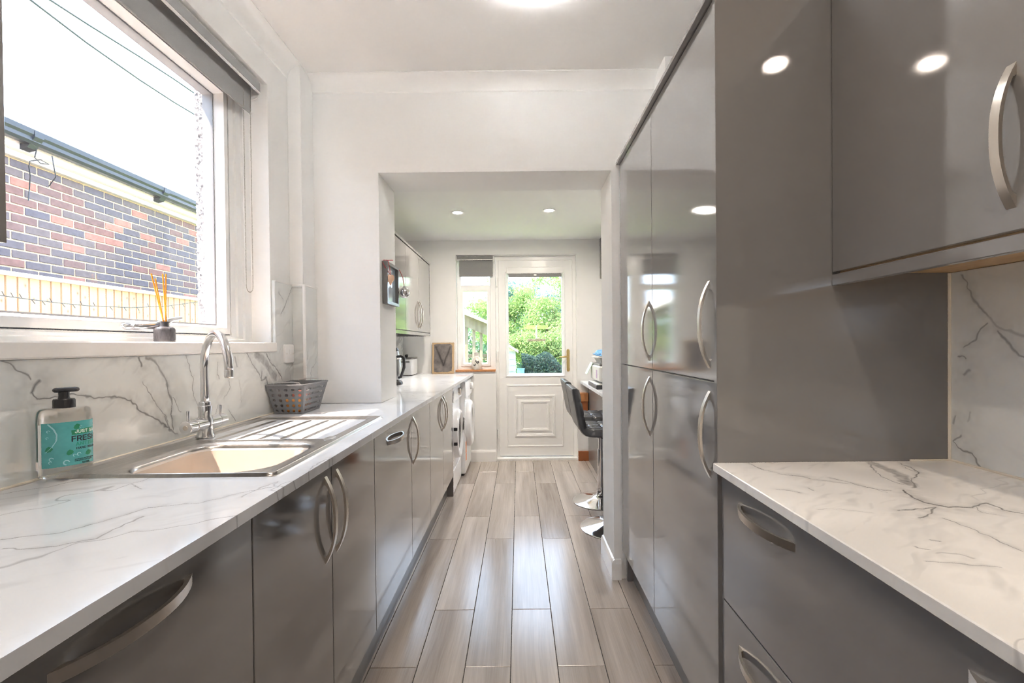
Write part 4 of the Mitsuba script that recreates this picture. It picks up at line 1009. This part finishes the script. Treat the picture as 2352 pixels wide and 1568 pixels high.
def stool_parts():
    """The bar stool about its column's foot; its back is towards -x."""
    out = [(-.293, .938), (-.268, .814), (-.247, .690), (-.232, .655), (-.205, .633), (-.16, .627), (.0, .625), (.135, .625)]
    op = np.array(out)
    seg = np.concatenate([[0], np.cumsum(np.linalg.norm(np.diff(op, axis=0), axis=1))])
    ts = np.linspace(0, seg[-1], 60)
    px, pz = np.interp(ts, seg, op[:, 0]), np.interp(ts, seg, op[:, 1])
    from scipy.ndimage import gaussian_filter1d
    px, pz = gaussian_filter1d(px, 2.0, mode='nearest'), gaussian_filter1d(pz, 2.0, mode='nearest')
    tx, tz = np.gradient(px), np.gradient(pz)
    ln = np.hypot(tx, tz); nx, nz = -tz / ln, tx / ln          # towards the sitter
    W, ny = .20, 49
    ys = np.linspace(-W, W, ny)
    def grid(off):
        return np.array([[(px[i] + nx[i] * off[i, j], ys[j], pz[i] + nz[i] * off[i, j]) for j in range(ny)] for i in range(60)])
    S, Yg = np.meshgrid(ts, ys, indexing='ij')
    th = np.full_like(S, .050)
    edge = np.minimum(np.minimum(S, seg[-1] - S), W - np.abs(Yg))
    th *= np.clip(.35 + .65 * np.sqrt(np.clip(edge / .028, 0, 1)), 0, 1)
    for yc in (-.12, -.04, .04, .12): th -= .007 * np.exp(-((Yg - yc) / .006) ** 2)
    for sc in np.arange(.10, seg[-1], .088): th -= .007 * np.exp(-((S - sc) / .006) ** 2)
    lo = np.clip(.006 - .006 * np.clip(edge / .02, 0, 1), 0, 1)
    A, B = grid(th).reshape(-1, 3), grid(lo).reshape(-1, 3)
    n, f, N = ny, [], 60 * ny
    for i in range(59):
        for j in range(n - 1):
            a = i * n + j
            f += [(a, a + 1, a + n + 1), (a, a + n + 1, a + n), (N + a, N + a + n + 1, N + a + 1), (N + a, N + a + n, N + a + n + 1)]
    ring = [j for j in range(n)] + [i * n + n - 1 for i in range(1, 60)] + [59 * n + j for j in range(n - 2, -1, -1)] + [i * n for i in range(58, 0, -1)]
    for a, b in zip(ring, ring[1:] + ring[:1]):
        f += [(a, N + b, b), (a, N + a, N + b)]
    seat = trimesh.Trimesh(np.vstack([A, B]), np.array(f), process=False)
    trimesh.repair.fix_normals(seat)
    base = lathe([(0, 0), (.215, 0), (.218, .004), (.214, .008), (.15, .022), (.08, .036), (.045, .052), (.034, .072), (.032, .085), (0, .085)], n=64)
    col = cat([lathe([(0, .085), (.026, .085), (.026, .40), (.024, .403), (0, .403)], n=32), lathe([(0, .403), (.018, .403), (.018, .60), (0, .60)], n=32), lathe([(.0262, .09), (.030, .09), (.030, .105), (.0262, .105)], n=32)])
    plate = cat([box(-.09, .09, -.09, .09, .600, .6245, .004)])
    rest = cat([tube([(.02 * 1.0, -.14, .30), (.12, -.13, .30), (.17, -.06, .30), (.175, 0, .30), (.17, .06, .30), (.12, .13, .30), (.02, .14, .30)], .0095, 12), tube([(.025, 0, .30), (.175, 0, .30)], .008, 10)])
    return {'seat': (mikit.ply(seat, LEATHER, 50), LEATHER), 'base': (mikit.ply(base, CHROME, 40), CHROME), 'column': (mikit.ply(col, CHROME, 40), CHROME), 'seat_plate': (mikit.ply(plate, BLACKP, False), BLACKP), 'foot_rest': (mikit.ply(rest, CHROME, 40), CHROME)}


SP = stool_parts()
for x, y, lb in ((.612, 3.13, 'nearer black leather bar stool with a chrome foot, beside the pier of the opening'), (.622, 3.66, 'farther black leather bar stool with a chrome foot, behind the other stool')):
    k = thing('bar_stool', lb, 'bar stool')
    for n, (d, m) in SP.items():
        add(k + '__' + n, at(d, T().translate([x, y, 0])), m)

k = thing('printer', 'grey and black printer standing on the breakfast bar', 'printer')
add(k + '__paper_tray', cat([box(.640, .98, 3.95, 4.42, .8295, .862, .004)]), BLACKP)
add(k + '__tray_lid', box(.642, .98, 3.955, 4.415, .8622, .872, .003), PRINTER)
add(k + '__neck', box(.70, .96, 3.98, 4.38, .8722, .8895, .002), BLACKP)
add(k + '__body', box(.660, 1.00, 3.93, 4.40, .890, 1.020, .010), PRINTER)
add(k + '__scanner_lid', box(.665, 1.00, 3.95, 4.39, 1.0205, 1.040, .006), PLINTH)
add(k + '__sticker', box(.6590, .6602, 4.03, 4.09, .915, .985, 0), MAUVE)
add(k + '__flap', ext([(.612, .935), (.616, .933), (.668, 1.035), (.664, 1.038)], .13, o=(0, 4.30, 0), u=(1, 0, 0), v=(0, 0, 1), w=(0, 1, 0)), MINT, label='pale green flap slanting down')
k = thing('storage_tray', 'grey plastic tray standing on top of the printer', 'tray')
add(k + '__tray', loft([np.array([(.80 + x, 4.17 + y, z) for x, y in rrect(hx, hy, .02)]) for hx, hy, z in ((.10, .14, 1.0405), (.125, .165, 1.085), (.140, .180, 1.087), (.140, .180, 1.095), (.120, .160, 1.094), (.097, .137, 1.046))]), PRINTER, 40)
def crumple(seed, c, s, n=3):
    m = trimesh.creation.icosphere(subdivisions=n, radius=1.0)
    v = m.vertices
    d = .62 + .75 * meshkit.fbm(v * 1.9 + seed, 3, seed)
    v = v * d[:, None] * np.array(s); v[:, 2] = np.maximum(v[:, 2], -s[2] * .5)
    return trimesh.Trimesh(v + np.array(c), m.faces, process=False)
k = thing('plastic_bag', 'crumpled white and blue plastic bag lying in the tray above the printer', 'bag')
add(k + '__white_part', crumple(3, (.815, 4.14, 1.120), (.115, .14, .048)), WHITEBAG)
add(k + '__blue_part', crumple(7, (.742, 4.17, 1.118), (.085, .10, .034)), BLUEBAG)
k = thing('ornament', 'black ornament of two rounded lobes above the plastic bag, at the edge of the pier', 'ornament')
add(k + '__stem', cyl((.765, 3.86, .829), (.765, 3.86, 1.26), .006, 12), BLACKP)
add(k + '__lobe', cat([sphere((.765, 3.86, 1.236), .034, 2, (1, 1, .62))]), BLACKP, True)
add(k + '__lobe', cat([sphere((.765, 3.86, 1.190), .034, 2, (1, 1, .55))]), BLACKP, True)
add(k + '__foot', lathe([(0, 0), (.05, 0), (.05, .008), (.01, .014), (0, .014)], (.765, 3.86, .829)), BLACKP, 40)
k = thing('wooden_shelf_box', 'orange-brown wooden box shelf low on the rear wall behind the breakfast bar', 'shelf')
add(k + '__top', box(.616, .705, 4.86, YR - .0005, .620, .705, .002), ORANGEW)
add(k + '__front', box(.622, .700, 4.872, YR - .0005, .445, .6195, .002), SKIRTB)
add('wall_cabinet', box(.845, XRR - .001, 4.30, 4.94, 1.875, ZCR - .001, .002), GREYM, label='dark grey wall cabinet high on the right of the rear room, seen as a sliver', cat_='wall cabinet')
# ------------------------------------------------------------------ outside the sink window
struct('garden_ground', box(-30, 30, 5.25, 45, -.40, -.15, 0), LAWN, 'green lawn of the garden behind the house')
struct('side_passage', box(-30, -1.5, -12, 5.25, -.40, -.15, 0), PATIO, 'paved passage between the house and the fence')
NX = -4.15
k = thing('neighbour_house', 'brown brick side wall of the neighbouring house with a black gutter', 'building')
wl = add(k + '__wall', box(NX - 3.0, NX - .008, -6.0, 12.0, -.15, 2.90, 0), MORTAR)
bk_ply = mikit.ply(box(0, .030, 0, .2130, 0, .0630, .004), BRICK)
cnt, rest = 0, []
for r in range(40):
    z = 2.784 - .075 * (r + 1) + .005
    if z < -.1: break
    rowi = 19 - r
    off = .1125 if rowi % 2 else 0.0
    y = -5.85 + off
    while y < 11.5:
        yy = y + .005
        if 3.45 < yy < 7.05 and r < 16 and cnt < 296:
            add(wl + '__brick', at(bk_ply, T().translate([NX - .032, yy, z])), BRICK); cnt += 1
        else:
            rest.append((yy, z))
        y += .225
bm = box(0, .030, 0, .2130, 0, .0630, .004)
V, Fc = np.array(bm.vertices), np.array(bm.faces)
VV = np.concatenate([V + [NX - .032, yy, z] for yy, z in rest]); FF = np.concatenate([Fc + len(V) * i for i in range(len(rest))])
add(wl + '__brick_course', trimesh.Trimesh(VV, FF, process=False), BRICK, kind='stuff')
add(k + '__soffit_board', box(NX - .007, NX + .045, -6, 12, 2.786, 2.84, .003), SOFFIT, label='weathered board under the white fascia')
add(k + '__fascia', box(NX - .02, NX + .10, -6, 12, 2.838, 2.965, .004), FASCIA, label='white fascia board')
gp = [(NX + .102, 2.905), (NX + .135, 2.885), (NX + .185, 2.885), (NX + .205, 2.905), (NX + .205, 2.935), (NX + .222, 2.955), (NX + .225, 2.995), (NX + .215, 2.995), (NX + .205, 2.96), (NX + .192, 2.94), (NX + .190, 2.90), (NX + .14, 2.895), (NX + .112, 2.912), (NX + .112, 2.99), (NX + .102, 2.99)]
add(k + '__gutter', ext(gp, 18, o=(0, -6, 0), u=(1, 0, 0), v=(0, 0, 1), w=(0, 1, 0)), GUTTER)
for y in (1.9, 3.92, 5.35, 6.78, 8.2):
    add(k + '__gutter_bracket', ext([(NX + .10, 2.84), (NX + .16, 2.855), (NX + .228, 2.94), (NX + .228, 2.99), (NX + .20, 2.93), (NX + .18, 2.886), (NX + .10, 2.886)], .075, o=(0, y, 0), u=(1, 0, 0), v=(0, 0, 1), w=(0, 1, 0)), GUTTER)
add(k + '__roof', ext([(NX - 3.2, 3.30), (NX + .12, 2.985), (NX + .12, 2.998), (NX - 3.2, 3.36)], 18, o=(0, -6, 0), u=(1, 0, 0), v=(0, 0, 1), w=(0, 1, 0)), GUTTER)
def wire(pts, r, m, key, **kw): return add(key, tube(pts, r, 6), m, **kw)
wx_ = NX + .17
wire([(wx_, 3.99, 2.87), (wx_ - .03, 4.0, 2.80), (wx_ - .02, 4.04, 2.765), (wx_ + .02, 4.07, 2.77), (wx_, 4.02, 2.79), (wx_ - .04, 3.97, 2.76), (wx_ - .06, 3.98, 2.72), (wx_ - .09, 4.02, 2.66), (NX + .03, 4.06, 2.56), (NX + .03, 4.05, 2.46)], .004, GUTTER, k + '__loose_wire')
wire([(wx_, 4.12, 2.86), (wx_, 4.13, 2.79), (wx_ - .02, 4.17, 2.70), (NX + .06, 4.2, 2.63)], .004, GUTTER, k + '__loose_wire')
wire([(wx_, 6.82, 2.86), (NX + .06, 6.98, 2.66)], .004, GUTTER, k + '__loose_wire')

k = thing('timber_fence', 'pale timber feather-edge fence in front of the brick house', 'fence')
FXX = -3.50
fb = mikit.ply(hull([(0, 0, -.12), (.022, 0, -.12), (.0165, .071, -.12), (0, .071, -.12), (0, 0, 1.715), (.022, 0, 1.715), (.0165, .071, 1.715), (0, .071, 1.715)]), FENCE)
for i in range(145):
    add(k + '__board', at(fb, T().translate([FXX - .02, -4.0 + .08 * i, 0])), FENCE)
add(k + '__backing', box(FXX - .045, FXX - .006, -4.0, 7.6, -.12, 1.71, 0), FENCEBACK)
add(k + '__cap_rail', box(FXX - .05, FXX + .035, -4.0, 7.6, 1.716, 1.743, .004), FENCECAP)
add(k + '__gravel_board', box(FXX - .03, FXX + .01, -4.0, 7.6, -.15, -.118, .002), FENCECAP)
fw = [(0, 678), (60, 686), (130, 695), (200, 702), (300, 706), (380, 703), (455, 693)]
fwp = [(-3.4, 3.147, 1.563), (-3.4, 3.314, 1.556), (-3.4, 3.532, 1.548), (-3.4, 3.781, 1.546), (-3.4, 4.205, 1.564), (-3.4, 4.621, 1.608), (-3.4, 5.093, 1.692)]
barbs = []
rs = random.Random(11)
for a, b in zip(fwp[:-1], fwp[1:]):
    for q in range(3):
        t = (q + .5) / 3; c = np.array(a) * (1 - t) + np.array(b) * t
        s = rs.choice((-1, 1)); barbs.append(tube([c, c + [.004, -.02 * s, .028 * s]], .0025, 5))
add('string_light_cable', cat([tube(fwp, .003, 6)] + barbs), GUTTER, label='thin dark cable with small tips strung along the timber fence', cat_='cable')
for pts, lb in (([(-7.0, 6.788, 6.282), (-7.0, 6.968, 6.246), (-7.0, 7.874, 6.193), (-7.0, 8.952, 6.191), (-7.0, 9.853, 6.224), (-7.0, 10.688, 6.288), (-7.0, 11.61, 6.375)], 'lower overhead cable against the white sky outside the sink window'), ([(-7.0, 7.034, 6.451), (-7.0, 7.261, 6.455), (-7.0, 7.881, 6.509), (-7.0, 8.962, 6.623), (-7.0, 9.864, 6.7), (-7.0, 10.598, 6.742), (-7.0, 11.622, 6.83)], 'upper overhead cable against the white sky outside the sink window')):
    add('overhead_cable', tube(pts, .014, 8), GUTTER, label=lb, cat_='cable')

# ------------------------------------------------------------------ garden
def leaf_mesh(n, fn, size, seed):
    rg = np.random.default_rng(seed)
    c = fn(rg, n)
    n = len(c)
    a = rg.normal(size=(n, 3)); a /= np.linalg.norm(a, axis=1, keepdims=True)
    b = np.cross(a, rg.normal(size=(n, 3))); b /= np.linalg.norm(b, axis=1, keepdims=True)
    s = size * (.6 + .8 * rg.random(n))[:, None]
    V = np.stack([c - a * s, c - b * s * .45, c + a * s, c + b * s * .45], 1).reshape(-1, 3)
    i = np.arange(n)[:, None] * 4
    return trimesh.Trimesh(V, np.concatenate([i + [0, 1, 2], i + [0, 2, 3]]), process=False)


def clumps(c, r, m, sig):
    def fn(rg, n):
        d = rg.normal(size=(m, 3)); d /= np.linalg.norm(d, axis=1, keepdims=True)
        cc = np.array(c) + d * np.array(r) * (rg.random(m) ** .45)[:, None]
        p = cc[rg.integers(0, m, n)] + rg.normal(size=(n, 3)) * sig * np.array([1, 1, .7])
        return p[p[:, 2] > -.1]
    return fn


def slab(x0, x1, y0, y1, z0, z1):
    def fn(rg, n):
        p = rg.random((n, 3)) * [x1 - x0, y1 - y0, z1 - z0] + [x0, y0, z0]
        p[:, 2] += .10 * np.sin(p[:, 0] * 5) + .06 * np.sin(p[:, 0] * 13 + 1)
        return p[p[:, 2] > -.12]
    return fn


def tree(label, crown, radii, foot, n, m, sig, lm, seed, size=.055, name='garden_tree', c='tree'):
    k = thing(name, label, c)
    add(k + '__foliage', leaf_mesh(n, clumps(crown, radii, m, sig), size, seed), lm, kind='stuff')
    f, cr = np.array(foot, float), np.array(crown, float)
    rg = np.random.default_rng(seed + 1)
    br = [tube([f, (f + cr) / 2 + [.08, 0, 0], cr + [0, 0, radii[2] * .3]], [.09, .07, .035], 10)]
    for i in range(7):
        e = cr + rg.normal(size=3) * np.array(radii) * .45
        br.append(tube([f + (cr - f) * (.45 + .05 * i), (f + cr) / 2 * .4 + e * .6, e], [.03, .02, .008], 7))
    add(k + '__trunk', cat(br), BARK, 40)


tree('tall bright green tree filling the right of the garden door glass', (1.05, 11.4, 1.7), (1.1, .6, 1.25), (1.5, 11.5, -.15), 17000, 60, .13, LEAVES[0], 21, .034)
tree('pale green tree left in the garden door glass', (-.35, 13.0, 1.9), (1.0, .6, 1.2), (-.4, 13.2, -.15), 16000, 55, .14, LEAVES[0], 22, .034)
tree('blue-green tree behind the other trees seen through the garden door', (.8, 15.2, 1.8), (2.2, .7, 1.75), (.9, 15.3, -.15), 22000, 80, .17, LEAVES[2], 23, .048)
tree('bright green tree above the lean-to in the narrow rear window', (-2.15, 11.6, 1.5), (.62, .6, .72), (-2.2, 11.8, -.15), 9000, 45, .12, LEAVES[0], 24, .034)
k = thing('garden_shrub', 'bright yellow-green shrub above the dark hedge in the garden door glass', 'shrub')
add(k + '__foliage', leaf_mesh(20000, clumps((.62, 9.6, 1.12), (.85, .35, .36), 70, .10), .028, 31), LEAVES[0], kind='stuff')
add(k + '__stem', cat([tube([(.55 + .1 * i, 9.6, -.15), (.55 + .25 * i, 9.6, 1.2)], [.02, .008], 7) for i in (-2, -1, 0, 1, 2)]), BARK)
k = thing('garden_hedge', 'dark clipped hedge at the bottom of the garden door glass', 'hedge')
add(k + '__foliage', leaf_mesh(36000, slab(.06, 2.6, 8.3, 8.8, -.1, .95), .024, 32), LEAVES[3], kind='stuff')
add(k + '__stem', cat([tube([(.2 + .35 * i, 8.55, -.15), (.22 + .35 * i, 8.55, .8)], [.018, .008], 6) for i in range(7)]), BARK)
k = thing('garden_hedge', 'tall mixed hedge along the far end of the garden', 'hedge')
add(k + '__foliage', leaf_mesh(34000, slab(-9, 9, 17.0, 18.0, -.1, 2.0), .07, 33), LEAVES[1], kind='stuff')
add(k + '__stem', cat([tube([(-8.5 + i, 17.5, -.15), (-8.4 + i, 17.5, 1.8)], [.04, .015], 6) for i in range(18)]), BARK)

k = thing('garden_shed', 'small pale shed with a pitched roof at the left edge of the garden door glass', 'shed')
add(k + '__wall', box(-.49, -.055, 7.96, 8.7, -.15, 1.09, .002), PALEWOOD)
for i in range(12):
    z = -.14 + .10 * i
    add(k + '__board', hull([(x, y, z + dz) for x in (-.495, -.05) for y, dz in ((7.938, 0), (7.9595, 0), (7.952, .098), (7.9595, .098))]), PALEWOOD)
add(k + '__roof', cat([ext([(-.27, 1.235), (-.005, 1.065), (-.005, 1.095), (-.27, 1.27)], .86, o=(0, 7.88, 0), u=(1, 0, 0), v=(0, 0, 1), w=(0, 1, 0)), ext([(-.27, 1.235), (-.27, 1.27), (-.535, 1.095), (-.535, 1.065)], .86, o=(0, 7.88, 0), u=(1, 0, 0), v=(0, 0, 1), w=(0, 1, 0)), ext([(-.27, 1.2345), (-.48, 1.091), (-.06, 1.091)], .02, o=(0, 7.95, 0), u=(1, 0, 0), v=(0, 0, 1), w=(0, 1, 0))]), FASCIA)
add('blue_tub', lathe([(0, 0), (.05, 0), (.06, .95), (.068, .97), (.055, .97), (.045, .02), (0, .02)], (.03, 7.72, -.15), 20), BLUEBAG, 40, label='blue tub beside the small pale shed', cat_='tub')

k = thing('lean_to', 'weathered timber lean-to with upright slats in the narrow rear window', 'lean-to')
LY = 6.9
rf = lambda x: 1.655 - .42 * (x + .80)
add(k + '__roof', hull([(x, y, rf(x) + d) for x in (-1.6, -.40) for y in (LY - .12, LY + .9) for d in (0, .045)]), FENCECAP)
add(k + '__fascia', hull([(x, y, rf(x) + d) for x in (-1.55, -.42) for y in (LY - .03, LY) for d in (-.17, -.002)]), OLDWOOD)
for i in range(10):
    x = -1.40 + i * .105
    add(k + '__slat', box(x, x + .042, LY - .001, LY + .04, -.15, rf(x) - .175, .003), OLDWOOD)
add(k + '__rail', box(-1.55, -.42, LY + .041, LY + .08, 1.02, 1.07, .003), OLDWOOD)
k_ = add(k + '__post', box(-.47, -.42, LY + .75, LY + .80, -.15, 1.45, .003), OLDWOOD)

k = thing('window_bird_feeder', 'clear plastic bird feeder with seeds stuck on the outside of the garden door glass', 'bird feeder')
add(k + '__back', box(.085, .300, 5.062, 5.065, 1.235, 1.475, .001), CLEAR)
add(k + '__roof', hull([(x, y, z) for x in (.065, .315) for y, z in ((5.064, 1.405), (5.17, 1.370), (5.064, 1.409), (5.17, 1.374))]), CLEAR)
add(k + '__divider', box(.186, .199, 5.066, 5.16, 1.262, 1.372, .001), WHITEINK)
add(k + '__tray', cat([box(.092, .292, 5.066, 5.16, 1.232, 1.236, .001), box(.092, .292, 5.157, 5.16, 1.236, 1.270, .001), box(.092, .095, 5.066, 5.157, 1.236, 1.270, .001), box(.289, .292, 5.066, 5.157, 1.236, 1.270, .001)]), CLEAR)
rg = np.random.default_rng(4)
sd = []
for i in range(420):
    c = [rg.uniform(.099, .285), rg.uniform(5.07, 5.152), rg.uniform(1.2395, 1.262)]
    sd.append(trimesh.Trimesh(np.array([(1, 0, 0), (-1, 0, 0), (0, 1, 0), (0, -1, 0), (0, 0, 1), (0, 0, -1)]) * [.006, .004, .0035] + c, [(0, 2, 4), (2, 1, 4), (1, 3, 4), (3, 0, 4), (2, 0, 5), (1, 2, 5), (3, 1, 5), (0, 3, 5)], process=False))
add(k + '__seeds', cat(sd), SEED, kind='stuff', label='mixed bird seed')
